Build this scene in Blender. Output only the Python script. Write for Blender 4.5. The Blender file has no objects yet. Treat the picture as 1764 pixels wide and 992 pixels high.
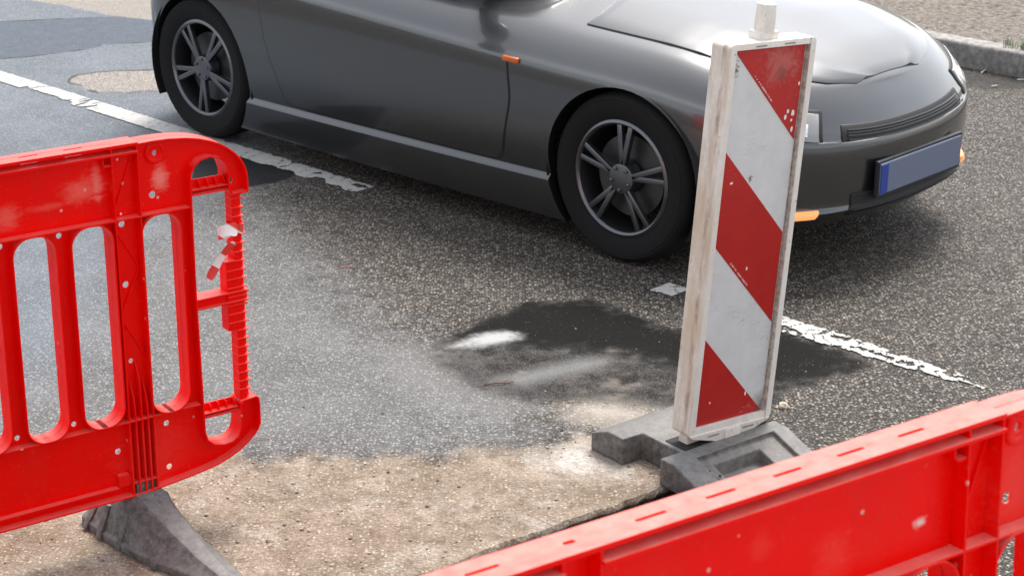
import bpy, bmesh, math, random
import numpy as np
from mathutils import Vector, Matrix, noise
random.seed(7); np.random.seed(7)
S = bpy.context.scene
COL = S.collection

# ------------------------------------------------------------------ camera, sky, sun, exposure
F_PX, PITCH, ROLL, CAM_H = 3228.9, 0.351677, -0.007978, 2.16013
cd = bpy.data.cameras.new('camera'); cam = bpy.data.objects.new('camera', cd); COL.objects.link(cam)
cd.sensor_width = 36.0; cd.lens = F_PX / 1764 * 36; cd.clip_end = 3000; cd.clip_start = 0.05
cp, sp, cr, sr = math.cos(PITCH), math.sin(PITCH), math.cos(ROLL), math.sin(ROLL)
_r, _f, _d = Vector((1, 0, 0)), Vector((0, cp, -sp)), Vector((0, -sp, -cp))
RIGHT = cr * _r + sr * _d; DOWN = -sr * _r + cr * _d; FWD = _f
cam.matrix_world = Matrix(((RIGHT.x, -DOWN.x, -FWD.x, 0), (RIGHT.y, -DOWN.y, -FWD.y, 0),
                           (RIGHT.z, -DOWN.z, -FWD.z, CAM_H), (0, 0, 0, 1)))
cd.dof.use_dof = True; cd.dof.focus_distance = 4.7; cd.dof.aperture_fstop = 11
S.camera = cam

W = bpy.data.worlds.new('World'); S.world = W; W.use_nodes = True
wn, wl = W.node_tree.nodes, W.node_tree.links
SUN_EL, SUN_AZ = math.radians(60), math.radians(22)     # azimuth clockwise from +Y: high, ahead and to the left
sky = wn.new('ShaderNodeTexSky'); sky.sky_type = 'NISHITA'; sky.sun_disc = False
sky.sun_elevation = SUN_EL; sky.sun_rotation = SUN_AZ
sky.air_density = 1.0; sky.dust_density = 2.6; sky.ozone_density = 1.0
hsv = wn.new('ShaderNodeHueSaturation'); hsv.inputs['Saturation'].default_value = 0.30
bg = wn['Background']; bg.inputs['Strength'].default_value = 0.15
wl.new(sky.outputs[0], hsv.inputs['Color']); wl.new(hsv.outputs[0], bg.inputs['Color'])
sd = bpy.data.lights.new('sun', 'SUN'); sd.energy = 1.5; sd.angle = math.radians(23); sd.color = (1.0, 0.95, 0.88)
sun = bpy.data.objects.new('sun', sd); COL.objects.link(sun)
sun_dir = Vector((math.sin(SUN_AZ) * math.cos(SUN_EL), math.cos(SUN_AZ) * math.cos(SUN_EL), math.sin(SUN_EL)))
sun.rotation_euler = sun_dir.to_track_quat('Z', 'Y').to_euler(); sun.location = (0, 0, 20)
S.view_settings.view_transform = 'Standard'; S.view_settings.look = 'None'
S.view_settings.gamma = 1.0; S.view_settings.exposure = 1.08; S.view_settings.use_curve_mapping = False
S.render.engine = 'CYCLES'

def gp(px, py, z=0.0):
    """a point of the ground plane, from where the photograph shows it"""
    v = RIGHT * ((px - 882) / F_PX) + DOWN * ((py - 496) / F_PX) + FWD
    t = (z - CAM_H) / v.z
    return Vector((v.x * t, v.y * t, z))

# ------------------------------------------------------------------ node helpers
class M:
    def __init__(s, name):
        s.m = bpy.data.materials.new(name); s.m.use_nodes = True
        s.t = s.m.node_tree; s.n = s.t.nodes; s.b = s.n['Principled BSDF']
        s.pos = s.n.new('ShaderNodeNewGeometry').outputs['Position']
        s.obj = s.n.new('ShaderNodeTexCoord').outputs['Object']
    def link(s, a, b): s.t.links.new(a, b)
    def put(s, sock, v):
        if hasattr(v, 'is_output'): s.link(v, sock)
        elif isinstance(v, (tuple, list)) and len(v) == 3 and sock.type == 'RGBA': sock.default_value = (*v, 1)
        else: sock.default_value = v
    def math(s, op, a, b=0.0, c=None, clamp=False):
        n = s.n.new('ShaderNodeMath'); n.operation = op; n.use_clamp = clamp
        s.put(n.inputs[0], a); s.put(n.inputs[1], b)
        if c is not None: s.put(n.inputs[2], c)
        return n.outputs[0]
    def map(s, v, a, b, c=0.0, d=1.0, smooth=False):
        n = s.n.new('ShaderNodeMapRange'); n.clamp = True
        if smooth: n.interpolation_type = 'SMOOTHSTEP'
        for i, x in enumerate((v, a, b, c, d)): s.put(n.inputs[i], x)
        return n.outputs[0]
    def mix(s, f, a, b, mode='MIX'):
        n = s.n.new('ShaderNodeMix'); n.data_type = 'RGBA'; n.blend_type = mode
        s.put(n.inputs[0], f); s.put(n.inputs[6], a); s.put(n.inputs[7], b)
        return n.outputs[2]
    def noise(s, scale, detail=4.0, rough=0.55, vec=None, dist=0.0, dim='3D', w=0.0):
        n = s.n.new('ShaderNodeTexNoise'); n.noise_dimensions = '4D' if w else '3D'
        s.link(vec if vec is not None else s.pos, n.inputs['Vector'])
        n.inputs['Scale'].default_value = scale; n.inputs['Detail'].default_value = detail
        n.inputs['Roughness'].default_value = rough; n.inputs['Distortion'].default_value = dist
        if w: n.inputs['W'].default_value = w
        return n.outputs[0]
    def voro(s, scale, vec=None, feature='F1', rand=1.0):
        n = s.n.new('ShaderNodeTexVoronoi'); n.feature = feature
        s.link(vec if vec is not None else s.pos, n.inputs['Vector'])
        n.inputs['Scale'].default_value = scale; n.inputs['Randomness'].default_value = rand
        return n.outputs
    def scalev(s, vec, x, y, z):
        n = s.n.new('ShaderNodeVectorMath'); n.operation = 'MULTIPLY'
        s.link(vec, n.inputs[0]); n.inputs[1].default_value = (x, y, z); return n.outputs[0]
    def sep(s, v):
        n = s.n.new('ShaderNodeSeparateXYZ'); s.link(v, n.inputs[0]); return n.outputs
    def attr(s, name):
        n = s.n.new('ShaderNodeAttribute'); n.attribute_name = name; return n.outputs['Fac']
    def dist(s, vec, p, sc=(1, 1, 1)):
        a = s.n.new('ShaderNodeVectorMath'); a.operation = 'SUBTRACT'; s.link(vec, a.inputs[0]); a.inputs[1].default_value = p
        b = s.scalev(a.outputs[0], *sc)
        c = s.n.new('ShaderNodeVectorMath'); c.operation = 'LENGTH'; s.link(b, c.inputs[0]); return c.outputs['Value']
    def bump(s, h, strength=0.3, dist=0.002):
        n = s.n.new('ShaderNodeBump'); n.inputs['Strength'].default_value = strength; n.inputs['Distance'].default_value = dist
        s.link(h, n.inputs['Height']); s.link(n.outputs[0], s.b.inputs['Normal'])
    def set(s, **k):
        for a, v in k.items(): s.put(s.b.inputs[a.replace('_', ' ')], v)
        return s

def simple(name, col, rough=0.5, metal=0.0, **k):
    m = M(name); m.set(Base_Color=col, Roughness=rough, Metallic=metal, **k); return m.m

# ------------------------------------------------------------------ mesh helpers
def link(name, me, mat=None, parent=None):
    o = bpy.data.objects.new(name, me); COL.objects.link(o)
    if mat is not None and len(me.materials) == 0:
        me.materials.append(mat)
    if parent is not None: o.parent = parent
    return o
def tag(o, label=None, cat=None, group=None, kind=None):
    if label: o['label'] = label
    if cat: o['category'] = cat
    if group: o['group'] = group
    if kind: o['kind'] = kind
    return o
def empty(name, mat, label, cat, group=None):
    o = bpy.data.objects.new(name, None); COL.objects.link(o); o.matrix_world = mat
    o.empty_display_size = 0.1
    return tag(o, label, cat, group)
def finish(bm, name, mat=None, parent=None, smooth=None, bevel=0.0, seg=2, subsurf=0, extra=None):
    bmesh.ops.recalc_face_normals(bm, faces=bm.faces)
    me = bpy.data.meshes.new(name); bm.to_mesh(me); bm.free()
    for m_ in ([mat] if not isinstance(mat, (list, tuple)) else mat):
        if m_ is not None: me.materials.append(m_)
    o = link(name, me, None, parent)
    if subsurf:
        md = o.modifiers.new('s', 'SUBSURF'); md.levels = md.render_levels = subsurf
    for fn in (extra or []): fn(o)
    if bevel:
        md = o.modifiers.new('b', 'BEVEL'); md.width = bevel; md.segments = seg; md.limit_method = 'ANGLE'; md.angle_limit = math.radians(40)
    if o.modifiers:
        dg = bpy.context.evaluated_depsgraph_get()
        nm = bpy.data.meshes.new_from_object(o.evaluated_get(dg), depsgraph=dg)
        o.modifiers.clear(); o.data = nm; nm.name = name
    if smooth:
        for p in o.data.polygons: p.use_smooth = True
        o.data.set_sharp_from_angle(angle=math.radians(smooth))
    return o
def box(bm, c, size, rot=None):
    r = bmesh.ops.create_cube(bm, size=1.0)
    m = Matrix.Diagonal((*size, 1))
    if rot is not None: m = rot.to_4x4() @ m
    bmesh.ops.transform(bm, matrix=Matrix.Translation(c) @ m, verts=r['verts'])
    return r['verts']
def boxb(bm, x0, x1, y0, y1, z0, z1):
    return box(bm, ((x0 + x1) / 2, (y0 + y1) / 2, (z0 + z1) / 2), (abs(x1 - x0), abs(y1 - y0), abs(z1 - z0)))
def cyl(bm, p0, p1, r0, r1=None, seg=24, caps=True):
    r1 = r0 if r1 is None else r1
    p0, p1 = Vector(p0), Vector(p1); d = p1 - p0
    r = bmesh.ops.create_cone(bm, cap_ends=caps, segments=seg, radius1=r0, radius2=r1, depth=d.length)
    q = d.to_track_quat('Z', 'Y').to_matrix().to_4x4()
    bmesh.ops.transform(bm, matrix=Matrix.Translation((p0 + p1) / 2) @ q, verts=r['verts'])
    return r['verts']
def rounded(pts, rad, seg=6):
    """fillet the corners of a closed 2-D polygon; rad a number or one per corner"""
    n = len(pts); out = []
    for i in range(n):
        r = rad if not isinstance(rad, (list, tuple)) else rad[i]
        p, a, b = Vector(pts[i]), Vector(pts[i - 1]), Vector(pts[(i + 1) % n])
        if r <= 1e-6: out.append(tuple(p)); continue
        u, v = (a - p), (b - p); la, lb = u.length, v.length; u.normalize(); v.normalize()
        ang = u.angle(v); t = min(r / math.tan(ang / 2), la * .49, lb * .49); r = t * math.tan(ang / 2)
        c = p + (u + v).normalized() * (r / math.sin(ang / 2))
        s0, s1 = p + u * t - c, p + v * t - c
        a0 = math.atan2(s0.y, s0.x); a1 = math.atan2(s1.y, s1.x); da = (a1 - a0 + math.pi) % (2 * math.pi) - math.pi
        for k in range(seg + 1):
            q = a0 + da * k / seg; out.append((c.x + r * math.cos(q), c.y + r * math.sin(q)))
    return out
def circ(u, z, r, n=16): return [(u + r * math.cos(2 * math.pi * k / n), z + r * math.sin(2 * math.pi * k / n)) for k in range(n)]
def plate(loops, y0, y1, plane='xz'):
    """2-D outline with holes -> solid plate mesh between y0 and y1 (a filled curve, converted)"""
    cu = bpy.data.curves.new('c', 'CURVE'); cu.dimensions = '2D'; cu.fill_mode = 'BOTH'
    for lp in loops:
        sp_ = cu.splines.new('POLY'); sp_.points.add(len(lp) - 1); sp_.use_cyclic_u = True
        for p, q in zip(sp_.points, lp): p.co = (q[0], q[1], 0, 1)
    cu.extrude = abs(y1 - y0) / 2
    ob = bpy.data.objects.new('c', cu); COL.objects.link(ob)
    dg = bpy.context.evaluated_depsgraph_get()
    me = bpy.data.meshes.new_from_object(ob.evaluated_get(dg), depsgraph=dg)
    bpy.data.objects.remove(ob); bpy.data.curves.remove(cu)
    bm = bmesh.new(); bm.from_mesh(me); bpy.data.meshes.remove(me)
    bmesh.ops.remove_doubles(bm, verts=bm.verts, dist=1e-5)
    ym = (y0 + y1) / 2
    for v in bm.verts:
        x, z, e = v.co
        v.co = (x, ym + e, z) if plane == 'xz' else (x, z, ym + e)
    return bm
def merge(bm, other):
    me = bpy.data.meshes.new('t'); other.to_mesh(me); other.free(); bm.from_mesh(me); bpy.data.meshes.remove(me)
def collar(bm, pts, y0, y1, th, closed=True):
    """a wall of thickness th along the 2-D line pts (offset to its left), from depth y0 to y1"""
    P = [Vector(p) for p in pts]; n = len(P); off = []
    for i in range(n):
        a = P[i - 1] if (closed or i > 0) else None; b = P[(i + 1) % n] if (closed or i < n - 1) else None
        d1 = (P[i] - a).normalized() if a is not None else None; d2 = (b - P[i]).normalized() if b is not None else None
        if d1 is None: d1 = d2
        if d2 is None: d2 = d1
        nn = Vector((-d1.y - d2.y, d1.x + d2.x)).normalized(); k = max(.5, nn.dot(Vector((-d1.y, d1.x))))
        off.append(P[i] + nn * (th / k))
    rows = [[bm.verts.new((q.x, y, q.y)) for q in L] for L in (P, off) for y in (y0, y1)]
    a0, a1, b0, b1 = rows
    for i in range(n if closed else n - 1):
        j = (i + 1) % n
        for r0, r1 in ((a0, a1), (b1, b0), (a1, b1), (b0, a0)):
            bm.faces.new((r0[i], r0[j], r1[j], r1[i]))
    if not closed:
        for i in (0, n - 1): bm.faces.new((a0[i], a1[i], b1[i], b0[i]))

# ------------------------------------------------------------------ the ground: one sheet, with the trench as a real step
GA = math.radians(38.1); GE1 = Vector((math.cos(GA), math.sin(GA))); GE2 = Vector((-math.sin(GA), math.cos(GA)))
def pq(v): return (v.x * GE1.x + v.y * GE1.y, v.x * GE2.x + v.y * GE2.y)
Q_EDGE = pq(gp(960, 908))[1] + .012; Q_NEAR = Q_EDGE - 0.46; P_L, P_R = 0.7, pq(gp(1290, 800))[0]
def axis(lo, hi, step, far, extra=()):
    a = list(np.arange(lo, hi, step)) + list(extra); g = step
    x = lo
    while x > -far: g *= 1.35; x -= g; a.append(x)
    g = step; x = hi
    while x < far: g *= 1.35; x += g; a.append(x)
    return np.array(sorted(a))
ps = axis(1.0, 9.6, 0.03, 900, (P_L, P_L + .01, P_R, P_R + .01))
qs = axis(1.9, 10.8, 0.03, 900)
qs = qs[(abs(qs - Q_EDGE) > .02) & (abs(qs - Q_NEAR) > .02)]
qs = np.array(sorted(list(qs) + [Q_EDGE, Q_EDGE - .004, Q_EDGE - .012, Q_NEAR, Q_NEAR + .012]))
PP, QQ = np.meshgrid(ps, qs, indexing='ij')
ZZ = np.zeros_like(PP)
inside = (PP > P_L) & (PP <= P_R) & (QQ < Q_EDGE - .008) & (QQ > Q_NEAR + .006)
ZZ[inside] = -0.17
Q2 = QQ.copy()
near_edge = np.where((abs(QQ - (Q_EDGE - .006)) < .0075) & (PP > P_L - .005) & (PP < P_R + .02))
for i, j in zip(*near_edge):
    p = PP[i, j]
    jit = .022 * noise.noise(Vector((p * 5, 3, 0))) + .012 * noise.noise(Vector((p * 23, 7, 0)))
    low = abs(QQ[i, j] - (Q_EDGE - .012)) < 1e-6
    mid = abs(QQ[i, j] - (Q_EDGE - .004)) < 1e-6
    Q2[i, j] += jit + (.016 * noise.noise(Vector((p * 11, 1, 5))) if low else 0)
    if mid: ZZ[i, j] = -.012 + .010 * noise.noise(Vector((p * 30, 9, 2))); Q2[i, j] -= .004
dip = np.where(inside & (QQ < Q_EDGE - .02))
for i, j in zip(*dip): ZZ[i, j] += .03 * noise.noise(Vector((PP[i, j] * 6, QQ[i, j] * 6, 4)))
X = PP * GE1.x + Q2 * GE2.x; Y = PP * GE1.y + Q2 * GE2.y
nP, nQ = PP.shape
verts = np.stack([X, Y, ZZ], -1).reshape(-1, 3)
idx = np.arange(nP * nQ).reshape(nP, nQ)
faces = np.stack([idx[:-1, :-1], idx[1:, :-1], idx[1:, 1:], idx[:-1, 1:]], -1).reshape(-1, 4)
gm = bpy.data.meshes.new('ground'); gm.from_pydata(verts.tolist(), [], faces.tolist()); gm.update()
XY = verts[:, :2]
def sdf(poly, closed=True):
    """signed distance of every ground vertex to a polygon (negative inside)"""
    P = np.array([(p[0], p[1]) for p in poly]); d = np.full(len(XY), 1e9); ins = np.zeros(len(XY), bool)
    n = len(P)
    for i in range(n if closed else n - 1):
        a, b = P[i], P[(i + 1) % n]; e = b - a; w = XY - a
        t = np.clip((w @ e) / (e @ e + 1e-12), 0, 1); q = w - t[:, None] * e
        d = np.minimum(d, (q ** 2).sum(1))
        c = (a[1] <= XY[:, 1]) != (b[1] <= XY[:, 1])
        xi = a[0] + (XY[:, 1] - a[1]) / (b[1] - a[1] + 1e-12) * e[0]
        ins ^= c & (XY[:, 0] < xi)
    d = np.sqrt(d)
    return np.where(ins, -d, d) if closed else d
def zone(name, px, closed=True):
    v = sdf([gp(*p) for p in px], closed).astype(np.float32)
    gm.attributes.new(name, 'FLOAT', 'POINT').data.foreach_set('value', v)
zone('z_dirt', [(-400, 1300), (-300, 830), (-60, 806), (180, 800), (330, 742), (400, 786), (470, 800), (520, 783), (600, 792), (680, 786), (760, 792), (830, 775), (900, 778), (960, 762), (1020, 752), (1090, 735), (1160, 722), (1250, 760), (1330, 800), (1400, 900), (1200, 1500)])
zone('z_patch', [(735, 606), (762, 585), (800, 570), (830, 548), (870, 535), (905, 522), (960, 517), (1020, 516), (1060, 526), (1095, 545), (1130, 556), (1180, 572), (1260, 576), (1345, 570), (1400, 585), (1450, 602), (1504, 626), (1480, 642), (1430, 652), (1390, 668), (1350, 684), (1325, 700), (1290, 722), (1200, 715), (1100, 700), (1010, 690), (930, 694), (860, 684), (800, 660), (750, 632)])
zone('z_black', [(760, 590), (830, 548), (905, 520), (1020, 514), (1095, 543), (1180, 570), (1260, 574), (1345, 568), (1504, 626), (1430, 652), (1340, 665), (1180, 640), (1080, 608), (960, 600), (870, 596)])
zone('z_powder', [(768, 597), (796, 588), (818, 580), (838, 573), (868, 571), (899, 575), (890, 584), (872, 590), (846, 594), (810, 597)])
zone('z_haze', [(862, 655), (905, 645), (950, 634), (1000, 622), (1045, 620), (1020, 632), (960, 645), (900, 660)])
zone('z_dust', [(985, 705), (1010, 697), (1060, 696), (1110, 706), (1150, 712), (1120, 728), (1070, 735), (1010, 728)])
zone('z_lime', [(925, 790), (960, 775), (1012, 768), (1030, 790), (1060, 806), (1000, 812), (950, 806)])
zone('z_ring', [(640, 600), (690, 588), (740, 590), (770, 620), (830, 668), (930, 700), (860, 720), (740, 690), (670, 650)])
zone('z_blue', [(-900, -200), (1350, -260), (300, 20), (330, 180), (430, 262), (430, 300), (330, 330), (230, 420), (130, 600), (-100, 760), (-900, 760)])
zone('z_grey', [(-900, -200), (1350, -260), (420, 10), (480, 260), (440, 345), (520, 420), (640, 540), (760, 640), (900, 720), (960, 770), (500, 800), (-300, 820)])
zone('z_strip', [(-260, 66), (-100, 47), (0, 38), (100, 33), (190, 30), (330, 22), (460, 14), (460, 60), (330, 68), (240, 74), (172, 77), (175, 81), (150, 85), (100, 92), (50, 98), (0, 102), (-100, 116), (-260, 138)])
zone('z_tan', [(116, 141), (130, 130), (165, 125), (215, 122), (280, 120), (360, 126), (400, 140), (330, 152), (270, 158), (240, 157), (220, 161), (195, 158), (170, 160), (145, 152)])
zone('z_far', [(46, 0), (110, 10), (190, 27), (300, 40), (520, 30), (700, -140), (-120, -60)])
zone('z_tar', [(330, 262), (420, 258), (520, 285), (505, 306), (470, 316), (430, 322), (330, 330)])
zone('z_wet', [(1560, 640), (1764, 590), (1900, 560), (1900, 700), (1660, 690), (1560, 680)])
zone('z_gutter', [(1400, 90), (1560, 105), (1690, 128), (1790, 140), (1800, 152), (1700, 156), (1560, 130), (1400, 110)])
zone('z_verge', [(1300, -10), (1560, 70), (1640, 84), (1764, 96), (2400, 160), (2600, -220), (900, -260)])

g = M('road_surface')
Pz = g.sep(g.pos)[2]
w1 = g.noise(3.2, 3); w2 = g.noise(14, 4, .6); w3 = g.noise(55, 3, .6); w4 = g.noise(0.9, 2)
def edge(name, wob, soft, fine=.012, off=0.0):
    """1 inside the zone, with an uneven edge"""
    d = g.attr(name)
    d = g.math('ADD', d, g.math('MULTIPLY', g.math('SUBTRACT', w2, .5), wob))
    d = g.math('ADD', d, g.math('MULTIPLY', g.math('SUBTRACT', w3, .5), fine))
    return g.map(d, -soft + off, soft + off, 1, 0, True)
# aggregate: pale chippings in a dark binder
va = g.voro(98, rand=1.0); vb = g.voro(175)
ca = g.sep(va[1]); cb = g.sep(vb[1])
stone_a = g.math('MULTIPLY', g.map(va[0], .20, .58, 1, 0, True), g.map(ca[0], .15, .75))
stone_b = g.math('MULTIPLY', g.map(vb[0], .20, .58, 1, 0, True), g.map(cb[0], .15, .80))
stone_col = g.mix(ca[1], (.15, .132, .11), (.45, .40, .34))
stone_colb = g.mix(cb[1], (.13, .115, .10), (.37, .335, .295))
asph = g.mix(g.map(w1, .35, .65), (.020, .017, .014), (.032, .027, .022))
asph = g.mix(g.math('MULTIPLY', stone_b, .75), asph, stone_colb)
asph = g.mix(stone_a, asph, stone_col)
# grey, more worn surface nearer the works; fine surface on the left, bluish sky sheen put into its colour
grey = g.mix(g.map(w1, .3, .7), (.085, .084, .082), (.135, .134, .132))
grey = g.mix(g.math('MULTIPLY', stone_b, .8), grey, g.mix(cb[1], (.18, .18, .18), (.44, .435, .43)))
grey = g.mix(g.math('MULTIPLY', stone_a, .65), grey, g.mix(ca[1], (.20, .20, .20), (.48, .475, .465)))
blue = g.mix(g.map(w1, .3, .7), (.098, .110, .125), (.140, .155, .174))
blue = g.mix(g.math('MULTIPLY', stone_b, .75), blue, g.mix(cb[1], (.20, .22, .24), (.44, .47, .50)))
blue = g.mix(g.math('MULTIPLY', stone_a, .45), blue, g.mix(ca[1], (.17, .19, .21), (.42, .45, .48)))
f_grey = edge('z_grey', .55, .22, .1)
f_blue = edge('z_blue', .45, .20, .1)
c = g.mix(f_grey, asph, grey); c = g.mix(f_blue, c, blue)
c = g.mix(g.map(w4, .56, .70, 0, .35), c, g.mix(.5, c, (.10, .075, .05)))        # brownish staining
# far patches
def crackline(name, wob, wdt):
    d = g.math('ADD', g.attr(name), g.math('MULTIPLY', g.math('SUBTRACT', w2, .5), wob))
    d = g.math('ABSOLUTE', g.math('ADD', d, g.math('MULTIPLY', g.math('SUBTRACT', w3, .5), .012)))
    return g.math('MULTIPLY', g.map(d, wdt * .4, wdt, 1, 0), g.map(g.noise(6), .42, .55))
strip = g.mix(g.math('MULTIPLY', stone_b, .5), (.075, .090, .112), (.22, .25, .285))
c = g.mix(edge('z_strip', .02, .008, .004), c, strip)
c = g.mix(g.math('MULTIPLY', crackline('z_strip', .02, .016), .85), c, (.02, .02, .02))
tan = g.mix(stone_b, (.19, .165, .145), (.52, .48, .43)); tan = g.mix(g.math('MULTIPLY', stone_a, .7), tan, (.55, .50, .45))
c = g.mix(edge('z_tan', .06, .03, .02), c, tan)
c = g.mix(g.math('MULTIPLY', crackline('z_tan', .06, .014), .8), c, (.02, .02, .02))
far = g.mix(stone_b, (.22, .195, .17), (.50, .455, .41)); c = g.mix(edge('z_far', .02, .015, .004), c, far)
tar = g.mix(g.math('MULTIPLY', stone_b, .25), (.014, .014, .015), (.10, .10, .10)); c = g.mix(edge('z_tar', .03, .015, .012), c, tar)
# verge beyond the far kerb, and the dark gutter in front of it
vg = g.mix(g.map(g.noise(38, 5, .7), .35, .62), (.055, .045, .036), (.27, .235, .20)); vg = g.mix(stone_a, vg, (.40, .36, .31))
c = g.mix(edge('z_verge', .05, .05, .02), c, vg)
c = g.mix(g.math('MULTIPLY', edge('z_gutter', .06, .05, .02), .75), c, (.022, .020, .018))
# dark fresh patch with a dusty lower half
bl = g.mix(g.math('MULTIPLY', g.map(vb[0], .05, .22, 1, 0), g.map(cb[0], .90, .95)), g.mix(w2, (.008, .0075, .007), (.016, .015, .014)), (.55, .53, .50))
pt = g.mix(g.map(w2, .42, .74), (.022, .021, .020), (.105, .098, .092))
pt = g.mix(g.math('MULTIPLY', stone_b, .35), pt, (.30, .28, .26))
pt = g.mix(g.map(g.noise(5.5, 4, .6, w=3.0), .58, .74, 0, .8), pt, (.27, .23, .20))
patch = g.mix(edge('z_black', .16, .07, .04), pt, bl)
c = g.mix(edge('z_patch', .09, .020, .06), c, patch)
ring = g.math('MULTIPLY', edge('z_ring', .25, .12, .02), g.map(w2, .35, .6, .15, .48))
c = g.mix(ring, c, (.25, .245, .24))
# dirt and old concrete by the works
gr = g.noise(95, 4, .7); big = g.noise(7, 5, .62, w=1.0)
dirt = g.mix(g.map(big, .36, .62), (.185, .138, .098), (.37, .298, .232))
dirt = g.mix(g.map(g.noise(6.5, 9, .78, w=5.0, dist=.4), .50, .66, 0, .75), dirt, (.49, .45, .40))
dirt = g.mix(g.map(g.noise(20, 6, .7, w=8.0), .50, .64, 0, .7), dirt, (.13, .085, .05))
dirt = g.mix(g.map(gr, .38, .58, .55, 0), dirt, (.09, .062, .04))
vd = g.voro(62); cdv = g.sep(vd[1])
peb = g.math('MULTIPLY', g.map(vd[0], .16, .40, 1, 0, True), g.map(cdv[0], .50, .60))
dirt = g.mix(g.math('MULTIPLY', peb, g.map(cdv[2], .2, 1, .15, .6)), dirt, g.mix(cdv[1], (.24, .16, .09), (.60, .53, .43)))
dirt = g.mix(g.math('MULTIPLY', g.math('MULTIPLY', g.map(va[0], .18, .5, 1, 0), g.map(ca[0], .35, .75)), .75), dirt, g.mix(ca[1], (.26, .18, .11), (.64, .57, .47)))
dirt = g.mix(g.math('MULTIPLY', stone_b, .45), dirt, g.mix(cb[1], (.15, .11, .07), (.50, .43, .34)))
ve = g.voro(140); ced = g.sep(ve[1])
dirt = g.mix(g.math('MULTIPLY', g.map(ve[0], .12, .32, 1, 0), g.map(ced[0], .80, .86)), dirt, (.07, .05, .035))
f_dirt = edge('z_dirt', .22, .05, .09)
c = g.mix(f_dirt, c, dirt)
c = g.mix(g.math('MULTIPLY', edge('z_lime', .16, .09, .05), g.map(w3, .35, .6, .25, .85)), c, (.60, .58, .55))
c = g.mix(g.math('MULTIPLY', edge('z_dust', .16, .10, .03), .75), c, (.47, .41, .35))
c = g.mix(g.math('MULTIPLY', edge('z_haze', .08, .07, .01), .50), c, (.42, .42, .41))
c = g.mix(edge('z_powder', .06, .028, .03), c, (.42, .42, .41))
# bared soil in the trench
soil = g.mix(g.map(g.noise(30, 6, .7), .35, .65), (.010, .007, .005), (.045, .033, .024)); soil = g.mix(g.math('MULTIPLY', peb, .6), soil, (.07, .055, .042))
f_tr = g.map(Pz, -.006, -.018)
c = g.mix(f_tr, c, soil)
rough = g.map(w2, .3, .7, .66, .86)
rough = g.mix(f_dirt, rough, (.9, .9, .9))
g.set(Base_Color=c, Roughness=rough, Specular_IOR_Level=g.mix(edge('z_patch', .10, .028, .05), (.25, .25, .25), (.06, .06, .06)))
hgt = g.math('ADD', g.math('MULTIPLY', stone_a, .6), g.math('MULTIPLY', stone_b, .4))
hgt = g.math('ADD', hgt, g.math('MULTIPLY', w3, 1.1)); hgt = g.math('ADD', hgt, g.math('MULTIPLY', peb, .6))
g.bump(hgt, .55, .004)
gm.materials.append(g.m)
tag(link('ground', gm), kind='structure')

# painted lines: worn, cracked paint about 4 mm proud of the road
def paint_line(name, a, b, width, keep, cell=.006):
    a, b = Vector((a.x, a.y)), Vector((b.x, b.y)); d = (b - a); L = d.length; d.normalize(); nrm = Vector((-d.y, d.x))
    nx, ny = int(L / cell), int(width / cell) + 6
    bm = bmesh.new(); vs = {}
    def V(i, j):
        if (i, j) not in vs:
            q = a + d * (i * cell) + nrm * ((j - ny / 2) * cell)
            k = noise.noise(Vector((q.x * 60, q.y * 60, 3)))
            vs[i, j] = bm.verts.new((q.x + k * .002, q.y + k * .002, .004))
        return vs[i, j]
    for i in range(nx):
        s = i * cell
        for j in range(ny):
            t = (j + .5 - ny / 2) * cell
            if keep(s, t, L): bm.faces.new((V(i, j), V(i + 1, j), V(i + 1, j + 1), V(i, j + 1)))
    o = finish(bm, name, LINE); tag(o, kind='structure'); return o
lm = M('line_paint')
lc = lm.mix(lm.map(lm.noise(40, 5, .65), .35, .7), (.42, .41, .385), (.57, .56, .53))
lc = lm.mix(lm.map(lm.noise(170, 2), .60, .72, 0, .5), lc, (.25, .24, .22))
lm.set(Base_Color=lc, Roughness=.7); LINE = lm.m
def nz(x, y, z): return noise.noise(Vector((x, y, z)))
def keep_a(s, t, L):
    hw = .059 + .0022 * nz(s * 30, t * 9, 1)
    u = s / L
    if abs(t) > hw: return False
    # the crack across the line and the worn bit beside it
    if abs(s - SC - .5 * t + .02 * nz(t * 40, 2, 2)) < .007: return False
    if SC - .05 < s < SC + .36 and t < -.030 + .04 * nz(s * 12, 3, 4): return False
    if SC + .30 < s < SC + .52 and nz(s * 38, t * 12, 8) < -.10: return False
    # fine cross cracks
    k = (s + .35 * t) / .052
    if abs(k - round(k) + .14 * nz(s * 60, t * 60, 7)) < .022 and nz(s * 9, t * 9, 3) > .0: return False
    # ragged end under the car
    r = max(0, (s - (L - .95)) / .95)
    if r > 0:
        lim = .060 - .075 * r * max(0, .35 + nz(s * 11, 5, 6))
        if t < -lim or nz(s * 26, t * 20, 9) < -.62 + .30 * r: return False
        if t > .060 - .03 * max(0, nz(s * 16, 1, 2)): return False
    return True
LA, LB = gp(-190, 73), gp(628, 329)
SC = (gp(62, 152) - LA).length
# lateral axis of the line points to its far side
paint_line('road_line', LA, LB, .13, keep_a)
def keep_b(s, t, L):
    u = s / L
    hw = .060 - .035 * max(0, u - .45) / .55
    if abs(t + .012 * nz(s * 7, 1, 1)) > hw + .012 * nz(s * 24, t * 8, 2): return False
    v = nz(s * 13, t * 22, 5) + .55 * nz(s * 45, t * 45, 6)
    cr_ = abs(nz(s * 17, t * 17, 11)) < .022
    if u < .07: return not cr_ and v > -.5 and t < .045
    if u < .16: return False
    if cr_: return False
    return v > -.26 + .85 * max(0, u - .50) + (.30 if t < -.015 and u < .5 else 0)
paint_line('road_line', gp(1138, 494), gp(1702, 668), .13, keep_b)

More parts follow.
